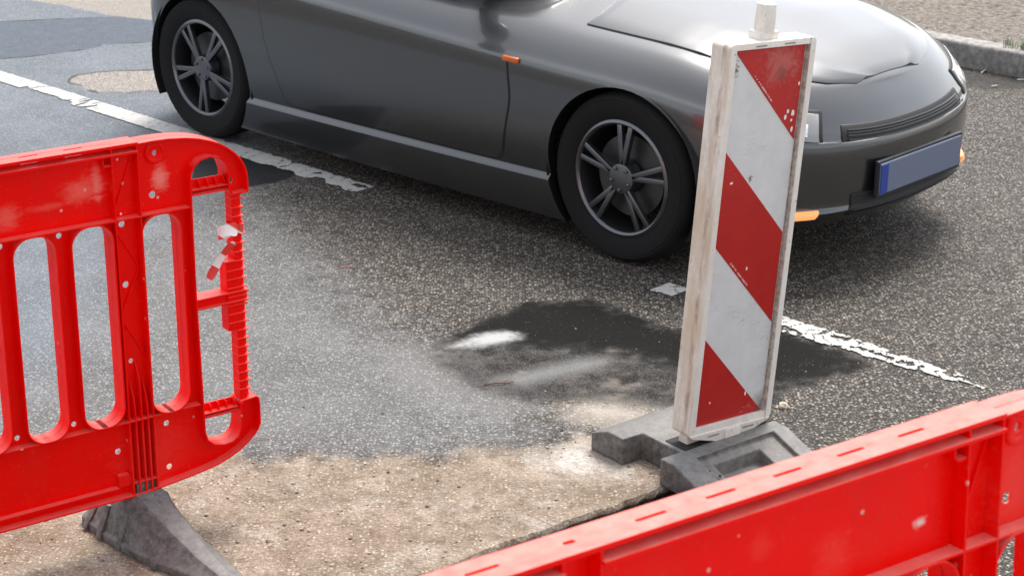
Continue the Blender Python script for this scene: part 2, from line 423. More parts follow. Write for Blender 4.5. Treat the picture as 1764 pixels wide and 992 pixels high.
# far kerb with the verge edge behind it
km = M('kerb_stone')
km.set(Base_Color=km.mix(km.map(km.noise(30, 5, .65), .35, .65), (.19, .175, .16), (.40, .38, .35)), Roughness=.85); km.bump(km.noise(90, 4), .4, .004)
k0, k1 = gp(1766, 136), gp(1640, 112); kd = (k1 - k0).normalized(); kn = Vector((-kd.y, kd.x, 0)); kn = kn if kn.y > 0 else -kn
bm = bmesh.new()
for i in range(-6, 9):
    a = k0 + kd * (i * 1.0 + .004); b = k0 + kd * (i * 1.0 + .994)
    c_ = (a + b) / 2 + kn * .07
    box(bm, (c_.x, c_.y, .05), ((b - a).length, .14, .14), Matrix.Rotation(math.atan2(kd.y, kd.x), 3, 'Z'))
tag(finish(bm, 'kerb', km.m, bevel=.018, seg=3, smooth=50), kind='structure')
vm = M('verge_soil')
vv = vm.mix(vm.map(vm.noise(28, 6, .7), .34, .64), (.06, .048, .038), (.30, .26, .22)); vvs = vm.voro(70)
vv = vm.mix(vm.math('MULTIPLY', vm.map(vvs[0], .15, .4, 1, 0), vm.map(vm.sep(vvs[1])[0], .55, .65)), vv, (.46, .42, .36))
vm.set(Base_Color=vv, Roughness=.95); vm.bump(vm.noise(60, 6, .7), .8, .02)
bm = bmesh.new()
a = k0 - kd * 6 + kn * .14; b = k0 + kd * 9 + kn * .14
N1, N2 = 220, 60
vg_ = [[bm.verts.new(((a + (b - a) * (i / N1)) + kn * (j * .09)).to_3d() + Vector((0, 0, .100 + .02 * nz(i * .3, j * .4, 2) + min(j * .0015, .1)))) for j in range(N2)] for i in range(N1 + 1)]
for i in range(N1):
    for j in range(N2 - 1): bm.faces.new((vg_[i][j], vg_[i + 1][j], vg_[i + 1][j + 1], vg_[i][j + 1]))
tag(finish(bm, 'verge', vm.m, smooth=60), kind='structure')

# raised pavement on this side, where the near barrier (and the photographer) stands
pm = M('pavement_concrete')
pm.set(Base_Color=pm.mix(pm.noise(25, 5), (.20, .19, .18), (.34, .33, .31)), Roughness=.85)
bm = bmesh.new()
v0 = [(-40, -12), (60, -12), (60, 1.80), (-40, 1.80)]
top = [Vector((p * GE1.x + q * GE2.x, p * GE1.y + q * GE2.y, .18)) for p, q in v0]
f = bm.faces.new([bm.verts.new(v) for v in top]); r = bmesh.ops.extrude_face_region(bm, geom=[f])
for v in r['geom']:
    if isinstance(v, bmesh.types.BMVert): v.co.z = -.02
tag(finish(bm, 'pavement', pm.m, bevel=.015), kind='structure')

# ------------------------------------------------------------------ materials of the red barriers
def red_plastic(name, scuffs, speck, dust):
    m = M(name); o = m.obj
    n1 = m.noise(6, 4, .6, vec=o); n2 = m.noise(40, 4, .6, vec=o)
    c = m.mix(m.map(n1, .3, .7), (.88, .0014, .0003), (.94, .0032, .0006))
    for p, sc, k, colr in scuffs:
        d = m.math('ADD', m.dist(o, p, sc), m.math('MULTIPLY', m.math('SUBTRACT', m.noise(26, 7, .75, vec=m.scalev(o, .8, 1, 2.2), dist=1.2), .5), 2.0))
        c = m.mix(m.map(d, .10, 1.20, k, 0, True), c, colr)
    v = m.voro(speck[0], vec=o)
    c = m.mix(m.math('MULTIPLY', m.map(v[0], speck[1], speck[1] + .06, 1, 0), m.map(m.sep(v[1])[0], speck[2], speck[2] + .02, 0, .8)), c, (.74, .42, .36))
    c = m.mix(m.map(m.noise(130, 3, .7, vec=o), .62, .74, 0, .30), c, (.66, .16, .11))
    c = m.mix(m.math('MULTIPLY', m.map(m.noise(9, 6, .7, vec=m.scalev(o, 1, 1, .35), w=3.0), .52, .75), .35), c, (.62, .035, .02))
    # dust that has settled on faces turned up
    nz_ = m.sep(m.n['Geometry'].outputs['Normal'])[2]
    up = m.math('MULTIPLY', m.map(nz_, .55, .95), m.map(n2, .3, .7, dust * .6, dust))
    c = m.mix(up, c, (.86, .30, .25))
    m.set(Base_Color=c, Roughness=m.map(n2, .3, .7, .30, .46), Specular_IOR_Level=.13,
          Subsurface_Weight=.0)
    m.bump(m.noise(220, 2, vec=o), .06, .001)
    return m.m
RED_A = red_plastic('red_plastic_worn', [((-.065, 0, .905), (16, 0, 28), .55, (.95, .20, .15)), ((-.03, 0, .915), (70, 0, 20), .7, (.95, .24, .19)),
        ((-.245, 0, .872), (28, 0, 32), .5, (.95, .20, .15)), ((.125, 0, .90), (42, 0, 26), .8, (.95, .28, .22)), ((-.15, 0, .88), (16, 0, 90), .4, (.95, .16, .12)),
        ((.06, 0, .22), (9, 0, 9), .12, (.8, .2, .16))], (34, .10, .90), .45)
RED_B = red_plastic('red_plastic_spattered', [((-.21, 0, .87), (26, 0, 24), .12, (.95, .2, .15)), ((-.06, 0, .875), (75, 0, 110), 1.0, (.85, .62, .56)),
        ((-.33, 0, .92), (46, 0, 40), .10, (.95, .2, .15)), ((.12, 0, .87), (14, 0, 9), .15, (.95, .25, .2))], (44, .12, .80), .85)
rb = M('black_rubber')
n = rb.noise(45, 6, .7, vec=rb.obj)
rc = rb.mix(rb.map(n, .35, .68), (.06, .057, .054), (.19, .182, .172))
rc = rb.mix(rb.map(rb.noise(7, 4, .6, vec=rb.obj), .50, .72, 0, .55), rc, (.21, .175, .145))
rc = rb.mix(rb.map(rb.noise(190, 2, vec=rb.obj), .64, .70, 0, .7), rc, (.30, .28, .25))
rc = rb.mix(rb.map(rb.sep(rb.n['Geometry'].outputs['Normal'])[2], .6, .95, 0, .30), rc, (.26, .26, .255))
rb.set(Base_Color=rc, Roughness=.62); rb.bump(rb.noise(120, 5, .7, vec=rb.obj), .35, .003); RUBBER = rb.m

# ------------------------------------------------------------------ the barrier (local: x along, y away from the viewer, z up)
T = 0.055; YW = T / 2; UC = -0.612
def mir(u): return 2 * UC - u
Z_H1, Z_H2, Z_LIP, Z_TOP = .8255, .3255, .981, .998
right_out = [(.063, .9995), (.10, 1.0005), (.14, .9995), (.185, .9945), (.216, .988), (.243, .979), (.267, .969), (.2875, .956), (.306, .941), (.3205, .9245), (.331, .905), (.3365, .885), (.338, .862), (.3375, .8385), (.2945, .836), (.286, .853),
             (.286, .893), (.279, .916), (.264, .932), (.241, .9385), (.217, .934), (.200, .920), (.192, .902), (.1905, .80), (.190, .60), (.1935, .34), (.1945, .252), (.2005, .228), (.217, .213), (.243, .207), (.266, .2095), (.281, .220), (.2885, .236), (.2905, .256), (.291, .303),
             (.297, .3095), (.334, .3135), (.3425, .308), (.3445, .290), (.3445, .2385), (.338, .224), (.327, .211), (.308, .195), (.286, .180), (.258, .167), (.228, .157), (.194, .1505), (.158, .1455), (.12, .141), (.082, .137), (.04, .1335), (0, .131)]
outline = right_out + [(mir(u), z) for u, z in reversed(right_out)]
slots_r = []
def slot(u0, u1, z0=.3275, z1=.8225): return rounded([(u0, z0), (u1, z0), (u1, z1), (u0, z1)], .042, 7)
pitch = .1378
us = [(.0625, .1585), (-.1085, -.0105)]
k = 1
while True:
    u0 = -.1085 - pitch * k + .0; u1 = u0 + .098
    if u0 < UC + .03: break
    us.append((u0, u1)); k += 1
us_all = us + [(mir(b), mir(a)) for a, b in us]
slots = [slot(a, b) for a, b in us_all]
web_holes = []
for u, z, r in [(.1035, .8655, .0085), (.302, .866, .0078), (.1145, .9645, .006), (.104, .2885, .0075), (.1045, .1735, .0075), (-.0245, .2475, .0075),
                (.3055, .2945, .0065), (.0235, .8085, .0078), (.0235, .661, .0078), (.0235, .47, .006), (.0238, .974, .0028), (.0238, .962, .0028), (.0238, .833, .003)]:
    web_holes += [circ(u, z, r), circ(mir(u), z, r)]
for a, b in us_all:
    for side in (-1, 1):
        pass
for k in range(1, 4):
    u = -.1085 - pitch * k + .098 + .020
    for z, r in ((.8085, .0068), (.345, .0068)): web_holes += [circ(u, z, r), circ(mir(u), z, r)]
top_slots = [(-.311 + .104 * i, -.266 + .104 * i) for i in range(-2, 3)]
web_slots = [rounded([(a + .105, .9865), (b + .105, .9865), (b + .105, .9945), (a + .105, .9945)], .0039, 4) for a, b in top_slots if b + .105 < -.01 and a + .105 > UC + .03]

def build_barrier_body(mat, parent):
    bm = plate([outline] + slots + web_holes + web_slots, YW - .002, YW + .002)
    # perimeter flange (outline is clockwise: inside lies to the right)
    no_top = [p for p in outline]
    ot = list(reversed(outline))                                   # counter-clockwise -> left is inside
    collar(bm, ot[:1] + ot[1:], 0, T, .004, closed=True)
    for sl in slots: collar(bm, list(reversed(sl)), 0, T, .0035)   # outward from the opening
    L0, L1 = mir(.19), .19
    def hflange(u0, u1, z, y0, y1, th=.004): boxb(bm, u0, u1, y0, y1, z - th / 2, z + th / 2)
    for z in (Z_H1, Z_H2):
        hflange(L0 + .004, L1 - .004, z, .001, YW - .002); hflange(L0 + .004, L1 - .004, z, YW + .002, T - .001)
    # lips under the top flange
    for a, b in ((-.586, .0622), (mir(.0622), mir(-.586))): hflange(a, b, Z_LIP, -.0045, YW - .002, .005)
    # post ribs
    def vrib(u, z0, z1, y0=.0012, th=.0035): boxb(bm, u - th / 2, u + th / 2, y0, YW - .002, z0, z1); boxb(bm, u - th / 2, u + th / 2, YW + .002, T - .0012, z0, z1)
    for f_ in (lambda u: u, mir):
        vrib(f_(0), .133, Z_TOP - .004); vrib(f_(.0625), .137, Z_TOP - .004)
        vrib(f_(-.586), .823, Z_TOP - .004); vrib(f_(-.586), .129, .3275)
        # foot sleeve: fine ribs that run out into the post above
        for u, zt in ((.0165, .405), (.0325, .455), (.048, .405)):
            vrib(f_(u), .136, .33)
            prof = [(.0012, .33), (YW - .002, .33), (YW - .002, zt + .02), (.018, zt), (.008, zt - .02), (.0025, zt - .045)]
            vs0 = [bm.verts.new((f_(u) - .0016, y, z)) for y, z in prof]; vs1 = [bm.verts.new((f_(u) + .0016, y, z)) for y, z in prof]
            bm.faces.new(vs0); bm.faces.new(vs1)
            for i in range(len(prof)): j = (i + 1) % len(prof); bm.faces.new((vs0[i], vs0[j], vs1[j], vs1[i]))
        a, b = sorted((f_(.0), f_(.0625)))
        boxb(bm, a, b, .0022, YW - .002, .163, .1662)
        # diagonal stiffeners on the post
        for (ua, za, ub, zb) in ((.0585, .975, .004, .836), (.004, .80, .0585, .70), (.0585, .70, .004, .585), (.004, .585, .0585, .48)):
            p0, p1 = Vector((f_(ua), 0, za)), Vector((f_(ub), 0, zb)); d = p1 - p0
            box(bm, ((p0.x + p1.x) / 2, YW - .004, (za + zb) / 2), (d.length, .006, .0035), Matrix.Rotation(-math.atan2(d.z, d.x), 3, 'Y'))
        # little bracket under the lip and the block by the foot
        a, b = sorted((f_(-.0185), f_(-.0015))); boxb(bm, a, b, .004, YW - .002, .9535, .9575); boxb(bm, f_(-.0185) - .0016, f_(-.0185) + .0016, .008, YW - .002, .957, Z_LIP - .002)
        a, b = sorted((f_(-.034), f_(-.002)))
        merge(bm, plate([rounded([(a, .160), (b, .160), (b, .190), (a, .190)], .006, 3)], .010, YW - .002))
        # raised boss round the upper hole
        rr = [(r, y) for r, y in ((.0275, YW - .002), (.025, YW - .0085), (.0215, YW - .0105), (.0175, YW - .0095), (.0135, YW - .006), (.0075, YW - .0055), (.006, YW - .002))]
        rings = [[bm.verts.new((f_(.1145) + r * math.cos(q), y, .9645 + r * math.sin(q))) for q in [2 * math.pi * i / 28 for i in range(28)]] for r, y in rr]
        for r0, r1 in zip(rings, rings[1:]):
            for i in range(28): bm.faces.new((r0[i], r0[(i + 1) % 28], r1[(i + 1) % 28], r1[i]))
    # lower step flange along the bottom panel
    boxb(bm, mir(-.034), -.034, .008, YW - .002, .156, .160)
    return finish(bm, 'moulded_panel', mat, parent, smooth=35, bevel=.0009, seg=1)

def build_top_rail(mat, parent):
    sl = [rounded([(a, .0245), (b, .0245), (b, .0305), (a, .0305)], .0028, 4) for a, b in top_slots]
    sl += [rounded([(mir(b), .0245), (mir(a), .0245), (mir(a), .0305), (mir(b), .0305)], .0028, 4) for a, b in top_slots]
    sl += [rounded([(UC - .008, .0235), (UC + .008, .0235), (UC + .008, .0315), (UC - .008, .0315)], .0038, 4)]
    e0, e1 = mir(.064), .064
    bm = plate([[(e0, -.0015), (e1, -.0015), (e1, T + .0015), (e0, T + .0015)]] + sl, .9985, 1.0032, 'xy')
    for i in range(12):                                             # moulded ticks across the rail
        u = UC + (i - 5.5) * .104 + .052
    return finish(bm, 'top_rail', mat, parent, smooth=35, bevel=.0012, seg=2)

def build_end(mat, parent, f_):
    """handle bars, latch column and bracket of one end"""
    out = []
    for z0, z1 in ((.850, .8845), (.2835, .3155)):
        bm = bmesh.new(); a, b = sorted((f_(.1905), f_(.287)))
        zc = (z0 + z1) / 2
        boxb(bm, a, b, .006, T - .006, z0, z0 + .004); boxb(bm, a, b, .006, T - .006, zc - .006, zc - .003)
        boxb(bm, a, b, YW - .002, YW + .002, z0 + .004, z1)
        for i in range(5):                                          # curved gussets along the grip
            u = a + (b - a) * (.06 + .22 * i)
            prof = [(.008, zc - .003), (YW - .002, zc - .003), (YW - .002, z1), (.019, z1 - .002), (.0125, z1 - .008)]
            for sgn in (1, -1):
                pr = prof if sgn > 0 else [(T - y, z) for y, z in prof]
                v0 = [bm.verts.new((u - .0012, y, z)) for y, z in pr]; v1 = [bm.verts.new((u + .0012, y, z)) for y, z in pr]
                bm.faces.new(v0); bm.faces.new(v1)
                for q in range(5): w = (q + 1) % 5; bm.faces.new((v0[q], v0[w], v1[w], v1[q]))
        out.append(finish(bm, 'handle_bar', mat, parent, smooth=30, bevel=.0008, seg=1))
    # ribbed column
    bm = bmesh.new()
    def rect(u0, u1, y0, y1, z0, z1): a, b = sorted((f_(u0), f_(u1))); boxb(bm, a, b, y0, y1, z0, z1)
    rect(.2960, .3155, .010, T - .010, .309, .8365)
    rect(.3155, .3235, .018, T - .018, .309, .8365)
    z = .335
    while z < .83:
        wide = .495 < z < .672
        rect(.2945 if not wide else .2735, .3265, .006, T - .006, z, z + .0026)
        z += .0222
    rect(.2735, .296, .009, T - .009, .4935, .668)
    out.append(finish(bm, 'latch_column', mat, parent, smooth=30, bevel=.0008, seg=1))
    bm = bmesh.new()
    a, b = sorted((f_(.1915), f_(.329)))
    boxb(bm, a, b, .004, T - .004, .5895, .5935); boxb(bm, a, b, .004, T - .004, .566, .5695); boxb(bm, a, b, .014, T - .014, .5695, .5895)
    out.append(finish(bm, 'latch_bracket', mat, parent, smooth=30, bevel=.0008, seg=1))
    bm = bmesh.new()
    a, b = sorted((f_(.268), f_(.298))); boxb(bm, a, b, .004, T - .004, .668, .673)
    out.append(finish(bm, 'latch_ledge', mat, parent, smooth=30, bevel=.0008, seg=1))
    return out

def build_foot(parent, u0, yaw, floor_z=0.0):
    """rubber block foot: lengthways across the barrier"""
    secs = [(-.180, .066, .046, .030), (-.174, .072, .050, .040), (-.120, .082, .050, .066), (-.118, .082, .050, .072), (-.062, .085, .048, .092), (-.052, .085, .043, .126), (-.046, .086, .040, .1345),
            (.044, .086, .038, .1345), (.052, .086, .038, .126), (.075, .084, .034, .112), (.16, .074, .030, .078), (.25, .056, .024, .046), (.36, .042, .020, .026), (.366, .038, .018, .018)]
    bm = bmesh.new(); rows = []
    for v, wb, wt, hh in secs:
        e = min(.020, hh * .45)
        pr = [(-wb, 0), (-wb, e), (-wb + .008, e + .006), (-wt - .004, hh - .010), (-wt + .005, hh), (wt - .005, hh), (wt + .004, hh - .010), (wb - .008, e + .006), (wb, e), (wb, 0)]
        rows.append([bm.verts.new((x, -v, z)) for x, z in pr])
    for r0, r1 in zip(rows, rows[1:]):
        for i in range(len(r0) - 1): bm.faces.new((r0[i], r0[i + 1], r1[i + 1], r1[i]))
        bm.faces.new((r0[0], r1[0], r1[-1], r0[-1]))
    bm.faces.new(rows[0]); bm.faces.new(rows[-1])
    def wedge(v, sx, wd, z1, base):                                  # buttress ribs down the sides
        x0, x1 = sx * (base - .030), sx * (base + .010)
        pr = [(x0, .004), (x1, .004), (x1, .012), (sx * (base - .022), z1), (x0, z1)]
        a = [bm.verts.new((x, -v - wd / 2, z)) for x, z in pr]; b = [bm.verts.new((x, -v + wd / 2, z)) for x, z in pr]
        bm.faces.new(a); bm.faces.new(b)
        for i in range(5): j = (i + 1) % 5; bm.faces.new((a[i], a[j], b[j], b[i]))
    for sx in (-1, 1):
        wedge(-.135, sx, .018, .056, .080); wedge(-.070, sx, .020, .084, .082); wedge(.012, sx, .016, .088, .080); wedge(.150, sx, .020, .046, .074)
        # stub that plugs into the barrier
    boxb(bm, -.028, .028, -.020, .020, .13, .16)
    o = finish(bm, 'rubber_foot', RUBBER, parent, smooth=32, bevel=.003, seg=2)
    o.location = (u0, YW, floor_z); o.rotation_euler = (0, 0, yaw)
    return o

def barrier(matrix, label, mat, group):
    t = empty('safety_barrier', matrix, label, 'barrier', group)
    build_barrier_body(mat, t); build_top_rail(mat, t); build_end(mat, t, lambda u: u); build_end(mat, t, mir)
    build_foot(t, .033, math.radians(9)); build_foot(t, mir(.033), math.radians(-4))
    return t
GRP = 'red plastic pedestrian barriers'
BA = Matrix.Translation((-.90158, 4.05334, 0)) @ Matrix.Rotation(.61471, 4, 'Z')
barr_a = barrier(BA, 'glossy red plastic barrier with open slots, its rubber foot on the dirty concrete', RED_A, GRP)
BB = Matrix.Translation((.6203, 2.1268, .1808)) @ Matrix.Rotation(.6005, 4, 'Z') @ Matrix.Rotation(-.0611, 4, 'X')
barr_b = bpy.data.objects.new('safety_barrier', None); COL.objects.link(barr_b); barr_b.matrix_world = BB
tag(barr_b, 'dusty red barrier in front of the black rubber base, its slotted top rail slanting up', 'barrier', GRP)
for ch in list(barr_a.children):
    c2 = ch.copy(); COL.objects.link(c2); c2.parent = barr_b
    if not ch.name.startswith('rubber_foot'):
        c2.data = ch.data.copy(); c2.data.materials[0] = RED_B
    else: c2.location.z = -.002

# torn hazard tape knotted round the latch column
tm = M('barrier_tape_film')
tx = tm.sep(tm.obj)
wv = tm.math('FRACT', tm.math('MULTIPLY', tm.math('ADD', tm.math('MULTIPLY', tx[0], 1.0), tm.math('MULTIPLY', tx[2], 1.3)), 9.0))
tm.set(Base_Color=tm.mix(tm.map(wv, .47, .53), (.82, .76, .74), (.72, .04, .03)), Roughness=.4)
def ribbon(bm, path, width, wd):
    rows = []
    for i, p in enumerate(path):
        t = i / (len(path) - 1)
        d = Vector(wd[0]).lerp(Vector(wd[1]), t).normalized() * width * (.5 + .12 * math.sin(i * 2.1))
        p = Vector(p); rows.append([bm.verts.new(p - d), bm.verts.new(p + Vector((0, .0015, 0))), bm.verts.new(p + d)])
    for a, b in zip(rows, rows[1:]):
        for k in (0, 1): bm.faces.new((a[k], a[k + 1], b[k + 1], b[k]))
bm = bmesh.new()
ribbon(bm, [(.303, -.002, .752), (.290, -.010, .757), (.272, -.014, .760), (.258, -.010, .756), (.250, .0, .750), (.256, .010, .742), (.275, .014, .742), (.293, .012, .746)], .030, ((.1, .2, 1), (.3, .8, .6)))
ribbon(bm, [(.296, .004, .720), (.284, .010, .708), (.268, .013, .690), (.252, .012, .671), (.238, .010, .652), (.224, .008, .636)], .021, ((.75, .3, -.5), (.75, -.2, -.6)))
for k in range(14):                                                  # the turn round the column
    pass
cyl_pts = [(.3095 + .0195 * math.cos(q), YW + .026 * math.sin(q)) for q in [2 * math.pi * i / 20 for i in range(20)]]
r0 = [bm.verts.new((x, y, .738 + .004 * math.sin(i))) for i, (x, y) in enumerate(cyl_pts)]; r1 = [bm.verts.new((x, y, .762 + .003 * math.cos(i * 2))) for i, (x, y) in enumerate(cyl_pts)]
for i in range(20): bm.faces.new((r0[i], r0[(i + 1) % 20], r1[(i + 1) % 20], r1[i]))
def sol(o):
    md = o.modifiers.new('t', 'SOLIDIFY'); md.thickness = .0008
tape = finish(bm, 'hazard_tape', tm.m, None, smooth=60, subsurf=1, extra=[sol]); tape.matrix_world = BA
tag(tape, 'torn red and white plastic tape tied round the column of the slotted barrier', 'tape')

# ------------------------------------------------------------------ striped beacon
bo = Vector((.476760, 4.483275, .130790)); ba = .66280929
bU = Vector((math.cos(ba), math.sin(ba), 0)); bN = Vector((-math.sin(ba), math.cos(ba), 0))
bV = (Vector((0, 0, 1)) + bU * .0590003 + bN * -.0251217).normalized(); bU = (bU - bV * bU.dot(bV)).normalized(); bY = bV.cross(bU)
BM = Matrix(((bU.x, bY.x, bV.x, bo.x), (bU.y, bY.y, bV.y, bo.y), (bU.z, bY.z, bV.z, bo.z), (0, 0, 0, 1))) @ Matrix.Translation((.125, 0, 0))
beacon = empty('warning_beacon', BM, 'upright white board with slanting red stripes standing in the black rubber base', 'beacon')
wp = M('white_casing'); o_ = wp.obj
s1 = wp.noise(26, 6, .68, vec=wp.scalev(o_, 1, 1, .16)); s2 = wp.noise(60, 5, .65, vec=o_); s3 = wp.noise(9, 4, .6, vec=wp.scalev(o_, 1, 1, .5), w=2.0)
wc = wp.mix(wp.map(s2, .3, .7), (.77, .73, .65), (.85, .83, .77))
side = wp.map(wp.sep(o_)[0], -.150, -.143, 1, .30)
wc = wp.mix(wp.math('MULTIPLY', wp.map(s1, .42, .66), wp.math('MULTIPLY', side, .75)), wc, (.52, .40, .26))
wc = wp.mix(wp.math('MULTIPLY', wp.map(s3, .50, .66), wp.math('MULTIPLY', side, .7)), wc, (.64, .53, .38))
wc = wp.mix(wp.map(wp.noise(120, 3, .7, vec=wp.scalev(o_, 1, 1, .45)), .66, .72, 0, .75), wc, (.22, .15, .10))
# grime in the corner between rim and sheet, and along the front edge of the left side
ed = wp.math('MULTIPLY', wp.map(wp.math('ABSOLUTE', wp.math('SUBTRACT', wp.sep(o_)[0], .130)), .0012, .0042, 1, 0), wp.map(s2, .30, .62))
wc = wp.mix(wp.math('MULTIPLY', ed, .75), wc, (.17, .11, .07))
el = wp.math('MULTIPLY', wp.map(wp.math('ABSOLUTE', wp.math('SUBTRACT', wp.sep(o_)[1], .006)), .003, .011, 1, 0), wp.math('MULTIPLY', side, wp.map(wp.noise(30, 5, .7, vec=wp.scalev(o_, 1, 1, .3), w=4.0), .45, .62)))
wc = wp.mix(wp.math('MULTIPLY', el, .8), wc, (.30, .20, .13))
wp.set(Base_Color=wc, Roughness=.5); wp.bump(wp.noise(90, 4, vec=o_), .08, .002); CASING = wp.m

D_B = .052                                                           # depth of the casing
out = rounded([(-.152, -.022), (.152, -.022), (.152, 1.019), (-.152, 1.019)], .014, 5)
inn = [(-.1275, -.001), (.1315, -.001), (.1315, 1.003), (-.1275, 1.003)]
bm = plate([out], .002, D_B)
rim = plate([out, inn], -.013, .002)
merge(bm, rim)
bmesh.ops.remove_doubles(bm, verts=bm.verts, dist=1e-5)
finish(bm, 'casing', CASING, beacon, smooth=35, bevel=.0042, seg=3)
bm = bmesh.new()
MARK_BROWN = simple('mark_brown_grey', (.30, .25, .20), .7)  # brown-grey tone of the rim and nose marks
bm.free()
for u in (-.045, .055):                                              # moulded marks on the top rim
    bm = bmesh.new(); boxb(bm, u - .018, u + .018, -.0150, -.012, 1.0085, 1.0115)
    finish(bm, 'rim_mark', MARK_BROWN, beacon)
bm = bmesh.new()
kx, ky = -.0020, .026
cyl(bm, (kx, ky, 1.036), (kx, ky, 1.107), .0265, .0245, 32)
box(bm, (kx, ky, 1.028), (.066, .044, .022))
finish(bm, 'lamp_peg', CASING, beacon, smooth=40, bevel=.003, seg=2)
# bottom nose
bm = plate([rounded([(-.150, -.018), (.152, -.018), (.135, -.026), (.042, -.057), (-.020, -.057), (-.138, -.026)], .004, 3)], -.016, .006)
merge(bm, plate([rounded([(-.020, -.053), (.036, -.053), (.036, -.022), (-.020, -.022)], .003, 3)], -.0185, -.015))
finish(bm, 'bottom_nose', CASING, beacon, smooth=35, bevel=.002, seg=2)
for u in (-.062, .065):
    bm = bmesh.new(); boxb(bm, u - .020, u + .020, -.0172, -.015, -.032, -.0275); finish(bm, 'nose_mark', MARK_BROWN, beacon)
# tongue into the base
bm = bmesh.new(); boxb(bm, -.13, .13, .010, .044, -.075, -.02); finish(bm, 'tongue', CASING, beacon, bevel=.003)

sh = M('white_sheeting'); o_ = sh.obj
c0 = sh.mix(sh.map(sh.noise(14, 5, .6, vec=o_), .3, .7), (.60, .61, .60), (.70, .705, .69))
c0 = sh.mix(sh.map(sh.noise(60, 4, .6, vec=sh.scalev(o_, 1, 1, .3)), .62, .75, 0, .3), c0, (.42, .40, .37))
def scr(m, c, colr, amt, w):
    a = m.noise(30, 3, .5, vec=m.scalev(m.obj, .7, 1, 2.6), w=w); b = m.noise(5, 2, vec=m.obj, w=w + 1)
    f = m.math('MULTIPLY', m.map(m.math('ABSOLUTE', m.math('SUBTRACT', a, .5)), .004, .010, 1, 0), m.map(b, .56, .64))
    return m.mix(m.math('MULTIPLY', f, amt), c, colr)
c0 = scr(sh, c0, (.20, .17, .14), .7, 3.0)
c0 = sh.mix(sh.map(sh.noise(90, 3, .7, vec=o_, w=7.0), .70, .74, 0, .8), c0, (.17, .13, .10))
for p, s_ in (((-.115, 0, .955), (60, 0, 34)), ((-.02, 0, .665), (110, 0, 60))):
    dd = sh.math('ADD', sh.dist(o_, p, s_), sh.math('MULTIPLY', sh.math('SUBTRACT', sh.noise(110, 3, .7, vec=o_), .5), 3.4))
    c0 = sh.mix(sh.map(dd, .35, .6, .85, 0), c0, (.10, .075, .055))
corner = sh.math('ADD', sh.dist(o_, (.125, 0, -.01), (14, 0, 9)), sh.math('MULTIPLY', sh.noise(30, 4, vec=o_), .4))
c0 = sh.mix(sh.map(corner, .5, .95, .8, 0), c0, (.12, .085, .06))
sh.set(Base_Color=c0, Roughness=.38)
rs = M('red_sheeting'); o_ = rs.obj
c0 = rs.mix(rs.map(rs.noise(11, 5, .6, vec=o_), .3, .7), (.40, .004, .0028), (.48, .007, .004))
sm = rs.math('ADD', rs.dist(o_, (.045, 0, .955), (13, 0, 17)), rs.math('MULTIPLY', rs.math('SUBTRACT', rs.noise(38, 5, .65, vec=o_, dist=1.2), .5), 2.6))
c0 = rs.mix(rs.map(sm, .25, 1.0, .75, 0), c0, (.47, .12, .10))
sm = rs.math('ADD', rs.dist(o_, (.05, 0, .93), (36, 0, 40)), rs.math('MULTIPLY', rs.math('SUBTRACT', rs.noise(60, 4, .6, vec=o_), .5), 2.2))
c0 = rs.mix(rs.map(sm, .3, .9, .6, 0), c0, (.17, .04, .035))
c0 = scr(rs, c0, (.66, .30, .26), .55, 5.0)
vch = rs.voro(30, vec=rs.scalev(o_, 1.25, 1, .8)); cc = rs.sep(vch[1])
c0 = rs.mix(rs.math('MULTIPLY', rs.map(rs.math('ADD', vch[0], rs.math('MULTIPLY', rs.noise(120, 2, vec=o_), .08)), .10, .13, 1, 0), rs.map(cc[0], .955, .96)), c0, (.80, .74, .68))
for p, s_ in (((.0815, 0, .815), (190, 0, 130)), ((.0885, 0, .829), (220, 0, 150)), ((.1075, 0, .823), (150, 0, 110)), ((.1045, 0, .805), (240, 0, 220)), ((.110, 0, .780), (230, 0, 110)), ((.118, 0, .90), (300, 0, 160)),
              ((.055, 0, .061), (260, 0, 120)), ((-.075, 0, .06), (330, 0, 300)), ((.005, 0, .42), (300, 0, 180)), ((-.085, 0, .66), (150, 0, 260))):
    dd = rs.math('ADD', rs.dist(o_, p, s_), rs.math('MULTIPLY', rs.math('SUBTRACT', rs.noise(160, 2, vec=o_), .5), .9))
    c0 = rs.mix(rs.map(dd, .75, .95, 1, 0), c0, (.82, .77, .72))
corner = rs.math('ADD', rs.dist(o_, (.128, 0, -.005), (17, 0, 17)), rs.math('MULTIPLY', rs.noise(30, 4, vec=o_), .4))
c0 = rs.mix(rs.map(corner, .5, .95, .8, 0), c0, (.10, .05, .035))
rs.set(Base_Color=c0, Roughness=.34)
def sheet(name, poly, mat, y):
    bm = plate([[(u - .125, v) for u, v in poly]], y, y + .0012)
    return finish(bm, name, mat, beacon)
sheet('white_sheet', [(0, 0), (.25, 0), (.25, 1), (0, 1)], sh.m, -.0012)
e_ = .0015
sheet('red_stripe', [(e_, 1), (.25 - e_, 1), (.25 - e_, .75 + e_)], rs.m, -.0022)
sheet('red_stripe', [(e_, .75), (.25 - e_, .50 + 2 * e_), (.25 - e_, .25 + 2 * e_), (e_, .50)], rs.m, -.0022)
sheet('red_stripe', [(e_, .25), (e_, 0), (.25 - e_, 0)], rs.m, -.0022)
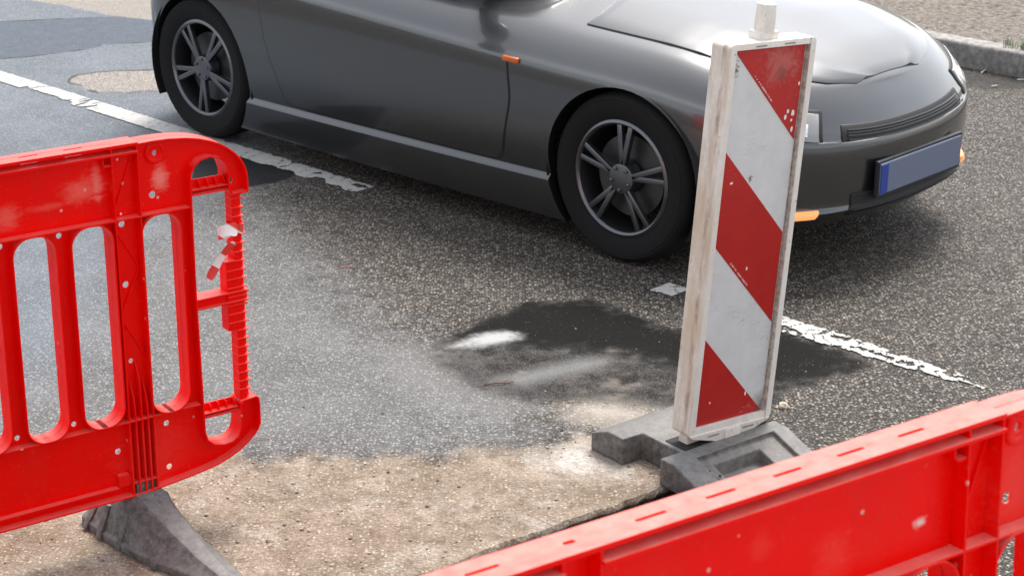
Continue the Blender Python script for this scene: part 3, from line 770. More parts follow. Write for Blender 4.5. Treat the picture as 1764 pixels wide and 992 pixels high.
# tiny worn print along two stripe edges: too small to read, only broken strokes
rr_ = random.Random(4); PRINT = simple('print_white', (.80, .66, .62), .5)
for (u0, v0) in ((.075, .925), (.062, .438)):
    s = 0.0; bm = bmesh.new()
    q = -math.pi / 4
    du, dv = math.cos(q), math.sin(q)
    u0 += .006; v0 += .0055
    while s < .098:
        L = rr_.choice((.0016, .0022, .0028)); hgt_ = .0046
        if rr_.random() < .86:
            for a in (-.5, .0, .5):
                if rr_.random() < .72:
                    cu, cv = u0 + du * (s + L / 2) - dv * a * hgt_ * .7 - .125, v0 + dv * (s + L / 2) + du * a * hgt_ * .7
                    box(bm, (cu, -.0025, cv), (L * .85, .0004, .0011), Matrix.Rotation(math.pi / 4, 3, 'Y'))
            box(bm, (u0 + du * s - .125, -.0025, v0 + dv * s), (.0006, .0004, hgt_), Matrix.Rotation(math.pi / 4, 3, 'Y'))
        s += L + .0012 + (.003 if rr_.random() < .12 else 0)
    finish(bm, 'small_print', PRINT, beacon)

# ------------------------------------------------------------------ rubber base under the beacon (local x along the board, y towards the viewer is negative)
BS = Matrix.Translation((.476760, 4.483275, 0)) @ Matrix.Rotation(ba, 4, 'Z')
base = empty('beacon_base', BS, 'black rubber base plate with open pocket under the striped board', 'base plate')
# outline in plan (u, y) y = -n
u0, u1, un0, un1 = -.118, .292, -.048, .225
nf, na, nb, nn_ = -.272, -.142, .004, .235
def ztop(n):
    k = [(-.272, .050), (-.205, .077), (.060, .077), (.150, .044), (.235, .030)]
    for (a, za), (b, zb) in zip(k, k[1:]):
        if n <= b: return za + (zb - za) * (n - a) / (b - a)
    return .03
ns = [-.272, -.262, -.205, na, nb, .040, .060, .072, .084, .150, .180, .200, .235]
usx = [u0, un0, -.038, -.012, .0, .165, .215, un1, .240, u1]
usx = sorted(set(usx + [-.020, .185]))
bm = bmesh.new(); grid = {}
def cellh(u, n):
    """height of the top in a cell, None where the base has a notch"""
    if na < n < nb and (u < un0 or u > un1): return None
    z = ztop(n)
    if .060 < n < .200 and -.038 < u < .240: z -= .013
    if .084 < n < .180 and .0 < u < .165: z = .016
    return z
def quad(a, b, c_, d_): bm.faces.new([bm.verts.new(p) for p in (a, b, c_, d_)])
HB = .0
cells = {}
for i in range(len(usx) - 1):
    for j in range(len(ns) - 1):
        uc_, nc = (usx[i] + usx[i + 1]) / 2, (ns[j] + ns[j + 1]) / 2
        if na < nc < nb and (uc_ < un0 or uc_ > un1): continue
        deep = .084 < nc < .180 and .0 < uc_ < .165
        mid = .060 < nc < .200 and -.038 < uc_ < .240
        f0 = lambda n: (.014 if deep else ztop(n) - (.013 if mid else 0))
        cells[i, j] = (f0(ns[j]), f0(ns[j + 1]))
for (i, j), (za, zb) in cells.items():
    a, b, p, q = usx[i], usx[i + 1], -ns[j], -ns[j + 1]
    quad((a, p, za), (b, p, za), (b, q, zb), (a, q, zb))
    quad((a, p, HB), (a, q, HB), (b, q, HB), (b, p, HB))
    for di, dj, e0, e1, z0, z1 in ((-1, 0, (a, p), (a, q), za, zb), (1, 0, (b, p), (b, q), za, zb), (0, -1, (a, p), (b, p), za, za), (0, 1, (a, q), (b, q), zb, zb)):
        nb_ = cells.get((i + di, j + dj))
        if nb_ is None: l0 = l1 = HB
        elif di: l0, l1 = nb_
        else: l0 = l1 = (nb_[1] if dj < 0 else nb_[0])
        if l0 < z0 - 1e-6 or l1 < z1 - 1e-6:
            quad((*e0, l0), (*e1, l1), (*e1, z1), (*e0, z0))
bmesh.ops.remove_doubles(bm, verts=bm.verts, dist=1e-5)
bmesh.ops.dissolve_limit(bm, angle_limit=.01, verts=bm.verts, edges=bm.edges)
finish(bm, 'rubber_block', RUBBER, base, smooth=35, bevel=.0055, seg=3)
bm = bmesh.new(); boxb(bm, -.036, .287, -.012, .066, .0755, .0795)
finish(bm, 'socket_rim', simple('socket_dark', (.02, .02, .02), .8), base, bevel=.001)
for u, n_ in ((-.028, .098), (-.020, .128)):
    bm = bmesh.new(); cyl(bm, (u, -n_, .050), (u, -n_, ztop(n_) - .009), .0035, .003, 10); finish(bm, 'stud', RUBBER, base, smooth=40)

# ------------------------------------------------------------------ the car passing behind
cA = Vector((-1.31983, 7.70752, 0)); cd_ = Vector((.73376514, -.67940321, 0)); cw = Vector((.67940321, .73376514, 0))
YC = .755; HW = .785
CM = Matrix(((cd_.x, cw.x, 0, 0), (cd_.y, cw.y, 0, 0), (0, 0, 1, 0), (0, 0, 0, 1)))
CM = Matrix.Translation(cA + cw * YC) @ CM
car = empty('passing_car', CM, 'dark grey hatchback driving past beyond the striped board', 'car')
WB = 2.29
cpt = M('grey_car_paint')
fl = cpt.noise(900, 1, vec=cpt.obj)
cpt.set(Base_Color=cpt.mix(fl, (.085, .086, .088), (.118, .120, .123)), Metallic=.9, Roughness=.28, Coat_Weight=1.0, Coat_Roughness=.06)
PAINT = cpt.m
BLACK = simple('black_trim', (.012, .012, .012), .6); GLASS = simple('tinted_glass', (.010, .012, .013), .05, Coat_Weight=.5)
def zs(s):
    k = [(-.6, .745), (-.1, .735), (.74, .705), (1.4, .675), (2.03, .645), (2.42, .632), (2.72, .575), (3.0, .490)]
    for (a, za), (b, zb) in zip(k, k[1:]):
        if s <= b: return za + (zb - za) * max(0, (s - a)) / (b - a)
    return .490
def zb(s):      # bottom edge of the body
    if s < -.1: return .17
    if s > 2.5: return .175 + .02 * min(1, (s - 2.5) / .5)
    return .088
ROWS = [  # (z(s), inset, sFront, sRear)
    (lambda s: zb(s) + .030, .12, 2.88, -.42),
    (lambda s: zb(s), .030, 2.95, -.49),
    (lambda s: max(.212 + .012 * s, zb(s) + .05), .012, 3.005, -.515),
    (lambda s: max(.228 + .012 * s, zb(s) + .066), .032, 3.000, -.520),
    (lambda s: .36, .008, 3.010, -.545),
    (lambda s: .50, .000, 3.005, -.550),
    (lambda s: zs(s) - .035, .003, 2.985, -.540),
    (lambda s: zs(s) - .006, .010, 2.975, -.530),
    (lambda s: zs(s) + .008, .030, 2.965, -.520),
    (lambda s: zs(s) + .060, .085, 2.930, -.500),
    (lambda s: zs(s) + .100, .155, 2.880, -.480)]
sF0, sR0, NE = 2.34, -.05, 2.7
COLS = [('r', math.radians(q)) for q in (90, 80, 68, 55, 42, 30, 18, 8)] + [('m', sR0 + (sF0 - sR0) * i / 16) for i in range(17)] + [('f', math.radians(q)) for q in (8, 18, 28, 38, 48, 58, 68, 78, 85, 90)]
def cpos(row, col):
    z, ins, sf, sr_ = row; hw = HW - ins
    if col[0] == 'm': s, y = col[1], hw
    elif col[0] == 'f': s = sF0 + (sf - sF0) * math.sin(col[1]) ** (2 / NE); y = hw * max(0, math.cos(col[1])) ** (2 / NE)
    else: s = sR0 + (sr_ - sR0) * math.sin(col[1]) ** (2 / 4.0); y = hw * max(0, math.cos(col[1])) ** (2 / 4.0)
    if abs(math.cos(col[1])) < 1e-6 and col[0] != 'm': y = 0
    bow = -.035 * ((s - 1.1) / 1.6) ** 2 if y > 0 else 0        # sides bow in slightly to both ends
    y = max(0, y + bow * (1 if y > .2 else y / .2))
    return Vector((s, -y, z(s)))
def crown(s):
    if s > 1.9: return .125 - .105 * min(1, (s - 1.9) / 1.1)
    return .125
bm = bmesh.new()
rows = []
for row in ROWS:
    near = [cpos(row, c_) for c_ in COLS]
    rows.append(near)
NV = {}
def vert(p):
    key = (round(p.x, 5), round(p.y, 5), round(p.z, 5))
    if key not in NV: NV[key] = bm.verts.new(p)
    return NV[key]
def face(ps_):
    vs = []
    for p in ps_:
        v = vert(p)
        if v not in vs: vs.append(v)
    if len(vs) >= 3:
        try: bm.faces.new(vs)
        except ValueError: pass
fl_ = lambda p: Vector((p.x, -p.y, p.z))
for a, b in zip(rows, rows[1:]):
    for i in range(len(a) - 1):
        face((a[i], a[i + 1], b[i + 1], b[i])); face((fl_(a[i]), fl_(b[i]), fl_(b[i + 1]), fl_(a[i + 1])))
YT = (1, .8, .5, .2, 0, -.2, -.5, -.8, -1)
def deck(p, t): return Vector((p.x, p.y * t, p.z + crown(p.x) * (1 - t * t) ** 1.0 * min(1, abs(p.y) / .5)))
tp = rows[-1]; bt = rows[0]
for i in range(len(tp) - 1):
    for t0, t1 in zip(YT, YT[1:]):
        face((deck(tp[i], t0), deck(tp[i + 1], t0), deck(tp[i + 1], t1), deck(tp[i], t1)))
        face((Vector((bt[i].x, bt[i].y * t0, bt[i].z)), Vector((bt[i].x, bt[i].y * t1, bt[i].z)), Vector((bt[i + 1].x, bt[i + 1].y * t1, bt[i + 1].z)), Vector((bt[i + 1].x, bt[i + 1].y * t0, bt[i + 1].z))))
# creases along sill and shoulder
cl_ = bm.edges.layers.float.new('crease_edge')
keyrow = {}
for ri, val in ((1, .8), (2, .75), (3, .6), (7, .65), (8, .5), (10, .35)):
    for i in range(len(COLS) - 1):
        for fn in (lambda p: p, fl_):
            a, b = NV.get(tuple(round(x, 5) for x in fn(rows[ri][i]))), NV.get(tuple(round(x, 5) for x in fn(rows[ri][i + 1])))
            if a and b:
                e = bm.edges.get((a, b))
                if e: e[cl_] = val
# open the wheel arches: cut the finished shell along a circle round each axle and drop what lies inside
body = finish(bm, 'body', [PAINT], car, subsurf=2)
bm = bmesh.new(); bm.from_mesh(body.data)
for sx in (0, WB):
    for sgn in (-1, 1):
        ra = .322
        rad = lambda v: math.hypot(v.co.x - sx, v.co.z - .298) - ra
        for e in list(bm.edges):
            v0, v1 = e.verts
            if v0.co.y * sgn < .45 or v1.co.y * sgn < .45: continue
            d0, d1 = rad(v0), rad(v1)
            if d0 * d1 < 0:
                lo, hi = 0.0, 1.0
                for _ in range(24):
                    m_ = (lo + hi) / 2; p = v0.co.lerp(v1.co, m_)
                    if (math.hypot(p.x - sx, p.z - .298) - ra) * d0 > 0: lo = m_
                    else: hi = m_
                if .002 < lo < .998: bmesh.utils.edge_split(e, v0, lo)
        on = [v for v in bm.verts if v.co.y * sgn > .45 and abs(rad(v)) < 2e-5]
        bmesh.ops.connect_verts(bm, verts=on)
        dead = [f for f in bm.faces if f.calc_center_median().y * sgn > .45 and (math.hypot(f.calc_center_median().x - sx, f.calc_center_median().z - .298) < ra - .0005)]
        bmesh.ops.delete(bm, geom=dead, context='FACES')
        # rolled lip, turned inwards
        lip = [e for e in bm.edges if len(e.link_faces) == 1 and all(v.co.y * sgn > .45 and abs(rad(v)) < .003 for v in e.verts)]
        ex = bmesh.ops.extrude_edge_only(bm, edges=lip)
        for v in ex['geom']:
            if isinstance(v, bmesh.types.BMVert): v.co.y -= sgn * .03
bmesh.ops.recalc_face_normals(bm, faces=bm.faces)
bm.to_mesh(body.data); bm.free()
for p in body.data.polygons: p.use_smooth = True
body.data.set_sharp_from_angle(angle=math.radians(28))
for sx in (0, WB):
    for sgn in (-1, 1):
        bm = bmesh.new(); lo_, hi_ = sorted((sgn * .50, sgn * .752))
        cyl(bm, (sx, lo_, .298), (sx, hi_, .298), .334, None, 48, caps=False)
        r = [bm.verts.new((sx + .334 * math.cos(2 * math.pi * i / 48), sgn * .50, .298 + .334 * math.sin(2 * math.pi * i / 48))) for i in range(48)]; bm.faces.new(r)
        bmesh.ops.bisect_plane(bm, geom=list(bm.verts) + list(bm.edges) + list(bm.faces), plane_co=(0, 0, .14), plane_no=(0, 0, -1), clear_outer=True)
        finish(bm, 'wheel_arch_liner', BLACK, car, smooth=40)
# surface patches that sit a few millimetres proud of the shell
def surf(row_f, th, off=.004, near=True):
    """point of the shell: row_f fractional row, th angle of the front corner"""
    i = int(min(len(ROWS) - 2, row_f)); t = row_f - i
    col = ('f', th)
    a, b = cpos(ROWS[i], col), cpos(ROWS[i + 1], col); p = a.lerp(b, t)
    e = .02
    q = cpos(ROWS[i], ('f', min(math.pi / 2 - .001, th + e))).lerp(cpos(ROWS[i + 1], ('f', min(math.pi / 2 - .001, th + e))), t)
    n = (q - p); n = Vector((-n.y, n.x, 0)).normalized() if n.length > 1e-6 else Vector((1, 0, 0))
    if n.x < 0: n = -n
    p = p + n * off
    return p if near else fl_(p)
def patch(name, mat, r0, r1, t0, t1, off, depth=.02, near=True, nu=10, nv=4, mirror_span=False, bevel=.003):
    bm = bmesh.new()
    def grid(o_):
        out = []
        for j in range(nv + 1):
            rf = r0 + (r1 - r0) * j / nv; line = []
            for i in range(nu + 1):
                th = math.radians(t0 + (t1 - t0) * i / nu)
                if th > math.pi / 2: line.append(surf(rf, math.pi - th, o_, False))
                else: line.append(surf(rf, th, o_, near))
            out.append(line)
        return out
    A, B = grid(off), grid(off - depth)
    va = [[bm.verts.new(p) for p in l] for l in A]; vb_ = [[bm.verts.new(p) for p in l] for l in B]
    for g_, flip in ((va, 0), (vb_, 1)):
        for j in range(nv):
            for i in range(nu): bm.faces.new((g_[j][i], g_[j][i + 1], g_[j + 1][i + 1], g_[j + 1][i]))
    ring = [(0, i) for i in range(nu)] + [(j, nu) for j in range(nv)] + [(nv, i) for i in range(nu, 0, -1)] + [(j, 0) for j in range(nv, 0, -1)]
    for k in range(len(ring)):
        (j0, i0), (j1, i1) = ring[k], ring[(k + 1) % len(ring)]
        bm.faces.new((va[j0][i0], va[j1][i1], vb_[j1][i1], vb_[j0][i0]))
    return finish(bm, name, mat, car, smooth=40, bevel=bevel, seg=1)
LENS = simple('headlight_lens', (.26, .26, .255), .10, Coat_Weight=1.0, Coat_Roughness=.02)
DARKTRIM = simple('satin_trim', (.035, .035, .036), .35)
CHROME = simple('bright_trim', (.75, .76, .78), .15, 1.0)
for nr in (True, False):
    h = patch('headlight', LENS, 6.2, 8.7, 30, 56, .006, near=nr)
    hb = patch('headlight_frame', BLACK, 6.05, 8.85, 29, 57.5, .002, near=nr); hb.parent = h
    rf_ = patch('reflector', CHROME, 6.7, 8.2, 43, 52, .0085, near=nr, nu=6, depth=.004, bevel=.002); rf_.parent = h
    sm_ = patch('bumper_seam', BLACK, 4.4, 6.0, 26.6, 27.4, .0015, near=nr, nu=1, depth=.004, bevel=0)
gr0 = patch('grille', BLACK, 6.3, 8.2, 64, 116, .003, nu=14)
for q in range(4):
    sl_ = patch('slat', DARKTRIM, 6.45 + .45 * q, 6.60 + .45 * q, 66, 114, .008, nu=14, nv=1, depth=.008, bevel=0); sl_.parent = gr0
in0 = patch('lower_intake', BLACK, 1.6, 3.4, 66, 114, .004, nu=14)
for q in range(3):
    sl_ = patch('slat', DARKTRIM, 1.72 + .28 * q, 1.80 + .28 * q, 67, 113, .008, nu=14, nv=1, depth=.008, bevel=0); sl_.parent = in0
gb = bmesh.new()
am = M('indicator_glow'); am.set(Base_Color=(.35, .13, .03), Roughness=.25, Emission_Color=(1.0, .46, .17), Emission_Strength=.42)
for nr in (True, False):
    patch('indicator_lamp', am.m, 1.7, 2.8, 42, 55, .010, near=nr, nu=6)
for nr in (1, -1):
    bm = bmesh.new(); box(bm, (1.80, -nr * (HW - .012), .642), (.075, .016, .020))
    finish(bm, 'side_repeater', simple('amber_lens', (.62, .14, .03), .25), car, bevel=.005, smooth=40)
# number plate without readable writing on it, as blurred in the picture
bm = bmesh.new(); box(bm, (3.012, 0, .345), (.012, .52, .11)); pl = finish(bm, 'number_plate', simple('plate_face', (.15, .18, .26), .4), car, bevel=.004)
bm = bmesh.new(); box(bm, (3.0195, -.238, .345), (.003, .042, .102)); finish(bm, 'country_band', simple('plate_blue', (.02, .05, .30), .4), pl)
bm = bmesh.new(); box(bm, (3.006, 0, .345), (.016, .54, .13)); finish(bm, 'plate_holder', simple('plate_holder_blue', (.012, .014, .02), .4), pl, bevel=.004)
# bonnet: a panel a few mm above the front deck
bm = bmesh.new(); hn, ht = 22, 14; hv = []
for i in range(hn + 1):
    s = 1.98 + (2.86 - 1.98) * i / hn
    lo = min(range(len(tp)), key=lambda k: abs(tp[k].x - s)); line = []
    # interpolate the deck edge at this s on the near side
    for k in range(len(tp) - 1):
        if tp[k].x <= s <= tp[k + 1].x:
            w_ = (s - tp[k].x) / max(1e-9, tp[k + 1].x - tp[k].x); pe = tp[k].lerp(tp[k + 1], w_); break
    lim = .93 - .02 * (i / hn)
    for j in range(ht + 1):
        t = lim * (1 - 2 * j / ht); q = deck(pe, t); bulge = .010 * math.exp(-((abs(t) - .62) / .10) ** 2); line.append(bm.verts.new(q + Vector((0, 0, .0045 + bulge))))
    hv.append(line)
for i in range(hn):
    for j in range(ht): bm.faces.new((hv[i][j], hv[i + 1][j], hv[i + 1][j + 1], hv[i][j + 1]))
def hsol(o): md = o.modifiers.new('t', 'SOLIDIFY'); md.thickness = .010; md.offset = -1
finish(bm, 'bonnet', PAINT, car, smooth=50, extra=[hsol], bevel=.002, seg=2)
# doors: long front doors, slightly proud
def side_patch(name, mat, s0, s1, r0, r1, off, nr, depth=.012, ns_=16, nr_=12, slant=0.0):
    bm = bmesh.new()
    def pt(s, rf, o_):
        i = int(min(len(ROWS) - 2, rf)); t = rf - i
        p = cpos(ROWS[i], ('m', s)).lerp(cpos(ROWS[i + 1], ('m', s)), t); p.y -= o_
        return p if nr else fl_(p)
    G = []
    for o_ in (off, off - depth):
        G.append([[bm.verts.new(pt(s0 + (s1 - s0) * i / ns_ - slant * (j / nr_) * (1 if i == 0 else 0), r0 + (r1 - r0) * j / nr_, o_)) for i in range(ns_ + 1)] for j in range(nr_ + 1)])
    for g_ in G:
        for j in range(nr_):
            for i in range(ns_): bm.faces.new((g_[j][i], g_[j][i + 1], g_[j + 1][i + 1], g_[j + 1][i]))
    ring = [(0, i) for i in range(ns_)] + [(j, ns_) for j in range(nr_)] + [(nr_, i) for i in range(ns_, 0, -1)] + [(j, 0) for j in range(nr_, 0, -1)]
    for k in range(len(ring)):
        (j0, i0), (j1, i1) = ring[k], ring[(k + 1) % len(ring)]
        bm.faces.new((G[0][j0][i0], G[0][j1][i1], G[1][j1][i1], G[1][j0][i0]))
    return finish(bm, name, mat, car, smooth=28, bevel=.0015, seg=1)
from mathutils.bvhtree import BVHTree
bvh = BVHTree.FromPolygons([v.co.copy() for v in body.data.vertices], [tuple(p.vertices) for p in body.data.polygons])
def on_shell(name, mat, outline, off, thick, sgn, bevel):
    pl_ = plate([outline], 0, .001)                                   # outline in (x, z), filled, then laid on the shell
    bmesh.ops.triangulate(pl_, faces=pl_.faces); pl_.free()
    bm = bmesh.new(); xs = [p[0] for p in outline]; zs_ = [p[1] for p in outline]
    def inside(x, z):
        c = False
        for i in range(len(outline)):
            (x0, z0), (x1, z1) = outline[i - 1], outline[i]
            if (z0 > z) != (z1 > z) and x < x0 + (z - z0) / (z1 - z0) * (x1 - x0): c = not c
        return c
    vs = [bm.verts.new((x, 0, z)) for x, z in outline]; bm.faces.new(vs)
    x = min(xs) + .04
    while x < max(xs): bmesh.ops.bisect_plane(bm, geom=list(bm.verts) + list(bm.edges) + list(bm.faces), plane_co=(x, 0, 0), plane_no=(1, 0, 0)); x += .04
    z = min(zs_) + .0125
    while z < max(zs_): bmesh.ops.bisect_plane(bm, geom=list(bm.verts) + list(bm.edges) + list(bm.faces), plane_co=(0, 0, z), plane_no=(0, 0, 1)); z += .0125
    for v in bm.verts:
        hit = bvh.ray_cast(Vector((v.co.x, sgn * 2, v.co.z)), Vector((0, -sgn, 0)))
        if hit[0] is not None: v.co.y = hit[0].y + sgn * off
    def sol_(o): md = o.modifiers.new('t', 'SOLIDIFY'); md.thickness = thick; md.offset = 0
    return finish(bm, name, mat, car, smooth=30, extra=[sol_], bevel=bevel, seg=1)
def door_line(g_):
    return rounded([(.56 - g_, .252 - g_), (1.74 + g_, .262 - g_), (1.80 + g_, .50), (1.78 + g_, zs(1.78) - .020), (1.35, zs(1.35) - .019), (.95, zs(.95) - .018), (.42 - g_, zs(.42) - .017), (.46 - g_, .50)], [.05, .05, .2, .0, .3, .3, .0, .2], 6)
for sgn in (-1, 1):
    gap_shade = on_shell('door_gap_shade', BLACK, door_line(.006), .0002, .002, sgn, 0)  # black sheet under the door, stands in for shade in the shut gap
    dr = on_shell('door', PAINT, door_line(0), .0016, .003, sgn, .0008); gap_shade.parent = dr
    bm = bmesh.new(); box(bm, (.62, sgn * .742, .735), (.17, .022, .022)); finish(bm, 'door_handle', PAINT, dr, bevel=.007, seg=3, smooth=50)
# greenhouse
bm = bmesh.new()
LV = [(.84, 1.74, -.42, .57), (.95, 1.66, -.42, .585), (1.08, 1.55, -.38, .605), (1.23, 1.34, -.31, .575), (1.34, 1.12, -.22, .54), (1.395, .95, -.12, .50)]
NC = 40
def gring(l, n=5.0, grow=0.0):
    z, sf, sr_, hw = l; c_ = (sf + sr_) / 2; a = (sf - sr_) / 2 + grow; hw += grow; out = []
    for k in range(NC):
        q = 2 * math.pi * k / NC; cx, sy = math.cos(q), math.sin(q)
        out.append(Vector((c_ + a * math.copysign(abs(cx) ** (2 / n), cx), hw * math.copysign(abs(sy) ** (2 / n), sy), z + (.0 if z < 1.0 else 0))))
    return out
gr_ = [gring(l) for l in LV]
gv = [[bm.verts.new(p) for p in r_] for r_ in gr_]
for a, b in zip(gv, gv[1:]):
    for k in range(NC): bm.faces.new((a[k], a[(k + 1) % NC], b[(k + 1) % NC], b[k]))
cv = bm.verts.new((.45, 0, 1.435))
for k in range(NC): bm.faces.new((gv[-1][k], gv[-1][(k + 1) % NC], cv))
bm.faces.new(list(reversed(gv[0])))
finish(bm, 'roof', PAINT, car, smooth=40)
def glass(name, k0, k1, l0, l1):
    bm = bmesh.new(); G = []
    for l in range(l0, l1 + 1):
        r_ = gring(LV[l], grow=.006); G.append([bm.verts.new(r_[k % NC]) for k in range(k0, k1 + 1)])
    for a, b in zip(G, G[1:]):
        for i in range(len(a) - 1): bm.faces.new((a[i], a[i + 1], b[i + 1], b[i]))
    def gs(o): md = o.modifiers.new('t', 'SOLIDIFY'); md.thickness = .004
    return finish(bm, name, GLASS, car, smooth=40, extra=[gs])
glass('windscreen', -6, 6, 1, 4); glass('rear_window', 15, 25, 1, 4); glass('side_window', 8, 13, 1, 4); glass('side_window', 27, 32, 1, 4)
for nr in (1, -1):
    bm = bmesh.new(); bmesh.ops.create_uvsphere(bm, u_segments=20, v_segments=12, radius=1.0)
    for v in bm.verts: v.co = Vector((v.co.x * .055, v.co.y * .10, v.co.z * .065))
    bmesh.ops.translate(bm, vec=(1.40, -nr * .745, 1.045), verts=bm.verts)
    box(bm, (1.40, -nr * .640, .985), (.05, .16, .06), Matrix.Rotation(nr * -.35, 3, 'X'))
    finish(bm, 'wing_mirror', PAINT, car, smooth=40)
# wheels
TYRE = M('tyre_rubber'); TYRE.set(Base_Color=(.011, .011, .011), Roughness=.85, Specular_IOR_Level=.25); TYRE = TYRE.m
ALLOY = simple('dark_alloy', (.16, .165, .175), .3, .9)
def lathe(bm, prof, n=56):
    rings = [[bm.verts.new((r * math.cos(2 * math.pi * i / n), y, r * math.sin(2 * math.pi * i / n))) for i in range(n)] for r, y in prof]
    for a, b in zip(rings, rings[1:]):
        for i in range(n): bm.faces.new((a[i], a[(i + 1) % n], b[(i + 1) % n], b[i]))
def make_wheel():
    hub = bpy.data.objects.new('wheel', None); COL.objects.link(hub); hub.parent = car
    bm = bmesh.new(); lathe(bm, [(.205, -.085), (.222, -.098), (.262, -.100), (.270, -.1005), (.272, -.098), (.276, -.098), (.278, -.099), (.288, -.091), (.298, -.070), (.300, -.03), (.300, .03), (.298, .07), (.285, .092), (.222, .098), (.205, .085)])
    finish(bm, 'tyre', TYRE, hub, smooth=35)
    bm = bmesh.new(); lathe(bm, [(.207, -.088), (.197, -.094), (.188, -.085), (.186, .06), (.207, .085)])
    for k in range(5):
        q = 2 * math.pi * k / 5
        for dq in (-.13, .13):
            m_ = Matrix.Rotation(q, 4, 'Y'); p0, p1 = Vector((.035, -.070, 0)), Vector((.190 * math.cos(dq), -.082, .190 * math.sin(dq)))
            d = p1 - p0; vs = box(bm, (p0 + p1) / 2, (d.length, .022, .020), Matrix.Rotation(-math.atan2(d.z, d.x), 3, 'Y'))
            bmesh.ops.transform(bm, matrix=m_, verts=vs)
    cyl(bm, (0, -.088, 0), (0, -.04, 0), .052, .060, 24)
    for k in range(5):
        q = 2 * math.pi * (k + .5) / 5; cyl(bm, (.040 * math.cos(q), -.095, .040 * math.sin(q)), (.040 * math.cos(q), -.08, .040 * math.sin(q)), .0075, None, 6)
    finish(bm, 'rim', ALLOY, hub, smooth=35, bevel=.003, seg=2)
    bm = bmesh.new(); cyl(bm, (0, -.03, 0), (0, -.015, 0), .145, None, 40); finish(bm, 'brake_disc', simple('brake_steel', (.10, .10, .10), .4, .8), hub, smooth=40)
    return hub
wh = make_wheel(); wh.location = (0, -YC + .100 - .0, .300); wh.rotation_euler = (0, .35, 0)
for s, nr, rot in ((WB, 1, 1.0), (0, -1, .2), (WB, -1, .6)):
    c2 = wh.copy(); COL.objects.link(c2); c2.parent = car
    c2.location = (s, nr * (-YC + .100), .300); c2.rotation_euler = (0, rot, 0 if nr > 0 else math.pi)
    for ch in wh.children:
        k = ch.copy(); COL.objects.link(k); k.parent = c2

# ------------------------------------------------------------------ small things lying about
def stone(px, py, r, label, col, seed, parent=None):
    bm = bmesh.new(); bmesh.ops.create_icosphere(bm, subdivisions=3, radius=1.0)
    for v in bm.verts:
        n_ = v.co.normalized(); k = 1 + .45 * noise.noise(n_ * 1.3 + Vector((seed, 0, 0))) + .16 * noise.noise(n_ * 4 + Vector((0, seed, 0)))
        v.co = Vector((n_.x * k * r, n_.y * k * r * .8, n_.z * k * r * .62))
    m = M('rubble'); m.set(Base_Color=m.mix(m.map(m.noise(90, 4, .6, vec=m.obj), .35, .65), tuple(x * .7 for x in col), col), Roughness=.9); m.bump(m.noise(160, 4, vec=m.obj), .5, .003)
    o = finish(bm, 'stone', m.m, None, smooth=45); o.location = gp(px, py) + Vector((0, 0, r * .40)); o.rotation_euler = (0, 0, seed)
    return tag(o, label, 'stone')
stone(1350, 702, .016, 'pale lump of rubble on the asphalt right of the striped board', (.55, .46, .36), 1.3)
stone(1338, 703, .006, 'tiny pale crumb beside the lump of rubble', (.55, .46, .36), 2.6)
stone(968, 742, .0045, 'tiny dark pebble on the road left of the rubber base', (.07, .05, .04), 4.1)
def twig(pts, r, col, label, cat='twig', name='twig'):
    bm = bmesh.new(); q = [gp(*p) + Vector((0, 0, r + .001 + h)) for *p, h in pts]
    for a, b in zip(q, q[1:]): cyl(bm, a, b, r, r * .8, 8)
    o = finish(bm, name, simple(name + '_bark', col, .8), None, smooth=50)
    return tag(o, label, cat)
twig([(834, 664, .0), (852, 663, .003), (870, 662, .001), (885, 661, .003)], .0022, (.14, .055, .04), 'thin reddish brown twig lying on the dark patch')
twig([(866, 662, .003), (874, 659, .006)], .0014, (.14, .055, .04), 'short broken piece of twig against the reddish twig')
twig([(586, 463, 0), (598, 461, .002), (609, 461, .0)], .0022, (.42, .20, .15), 'small pinkish splinter on the asphalt under the car sill', 'splinter', 'splinter')
twig([(1669, 290, 0), (1700, 286, .002)], .0, (.5, .45, .35), 'x') if False else None
for pts, lab in (([(1690, 128, 0), (1699, 122, .004)], 'pale straw in the gutter, nearest the car'), ([(1708, 151, 0), (1718, 150, .002)], 'pinkish scrap in the wet gutter'), ([(1752, 139.5, 0), (1768, 140, .002)], 'pale straw in the gutter at the picture edge')):
    twig(pts, .004, (.60, .54, .44), lab, 'litter', 'straw')
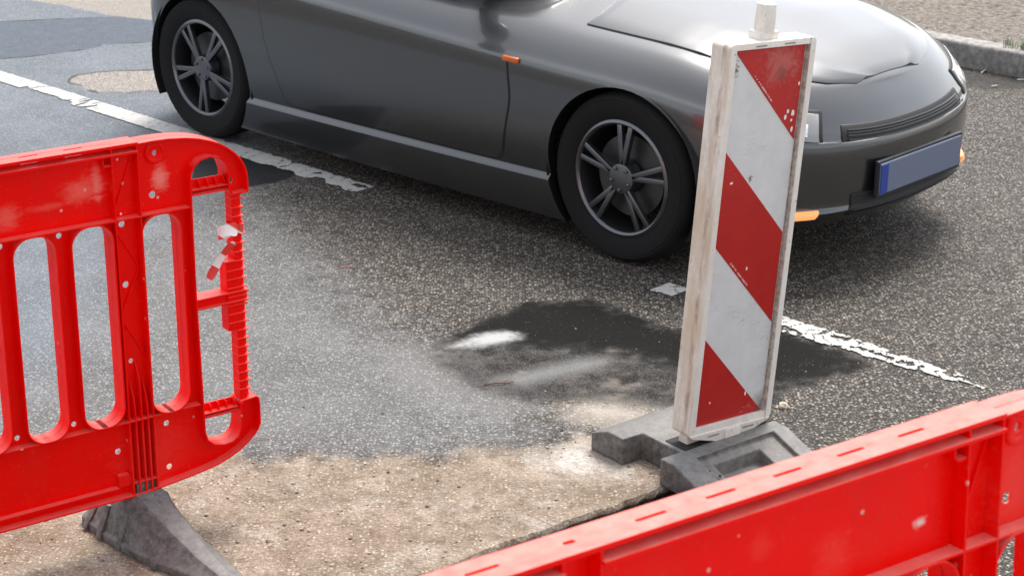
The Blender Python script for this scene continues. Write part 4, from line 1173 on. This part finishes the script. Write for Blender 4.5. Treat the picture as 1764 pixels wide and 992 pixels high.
# loose grit swept onto the dirty concrete and along the works
gs_ = M('grit'); vg2 = gs_.voro(25)
gs_.set(Base_Color=gs_.mix(gs_.sep(vg2[1])[0], (.14, .105, .07), (.55, .47, .37)), Roughness=.9)
bm = bmesh.new(); rg = random.Random(11); ico = bmesh.new(); bmesh.ops.create_icosphere(ico, subdivisions=1, radius=1.0)
iv = [v.co.copy() for v in ico.verts]; ifc = [[v.index for v in f.verts] for f in ico.faces]; ico.free()
cnt = 0
while cnt < 1100:
    px = rg.uniform(-40, 1500); py = rg.uniform(700, 1010) if rg.random() < .86 else rg.uniform(560, 720)
    P_ = gp(px, py)
    p_, q_ = pq(P_)
    if q_ < Q_EDGE + .03 and p_ > P_L - .05: continue
    if py < 770 and rg.random() < .55: continue
    r_ = min(.0050, .0010 * math.exp(rg.expovariate(1.7)))
    sc = Vector((rg.uniform(.7, 1.3), rg.uniform(.7, 1.3), rg.uniform(.5, .9))) * r_; a_ = rg.uniform(0, 6.28)
    vs = []
    for v in iv:
        k = 1 + rg.uniform(-.22, .22); x, y, z = v.x * sc.x * k, v.y * sc.y * k, v.z * sc.z * k
        vs.append(bm.verts.new((P_.x + x * math.cos(a_) - y * math.sin(a_), P_.y + x * math.sin(a_) + y * math.cos(a_), z + sc.z * .55)))
    for f in ifc: bm.faces.new([vs[i] for i in f])
    cnt += 1
tag(finish(bm, 'gravel', gs_.m), kind='stuff')
# grass tuft behind the kerb
gm_ = M('grass_blade'); gm_.set(Base_Color=gm_.mix(gm_.noise(40, 2), (.05, .11, .02), (.13, .22, .05)), Roughness=.6)
bm = bmesh.new(); rg = random.Random(3)
c0_ = gp(1772, 97, .1)
for k in range(260):
    b = c0_ + kd * rg.gauss(0, .07) + kn * rg.uniform(0, .10); hgt_ = rg.uniform(.03, .075); q = rg.uniform(0, 6.28); l = rg.uniform(.01, .05)
    d = Vector((math.cos(q), math.sin(q), 0)); s_ = Vector((-d.y, d.x, 0)) * .0025
    b.z = .095
    p1 = b + d * l * .4 + Vector((0, 0, hgt_ * .7)); p2 = b + d * l + Vector((0, 0, hgt_))
    v = [bm.verts.new(x) for x in (b - s_, b + s_, p1 + s_ * .8, p1 - s_ * .8, p2)]
    bm.faces.new(v[:4]); bm.faces.new((v[3], v[2], v[4]))
tag(finish(bm, 'grass', gm_.m), kind='stuff')
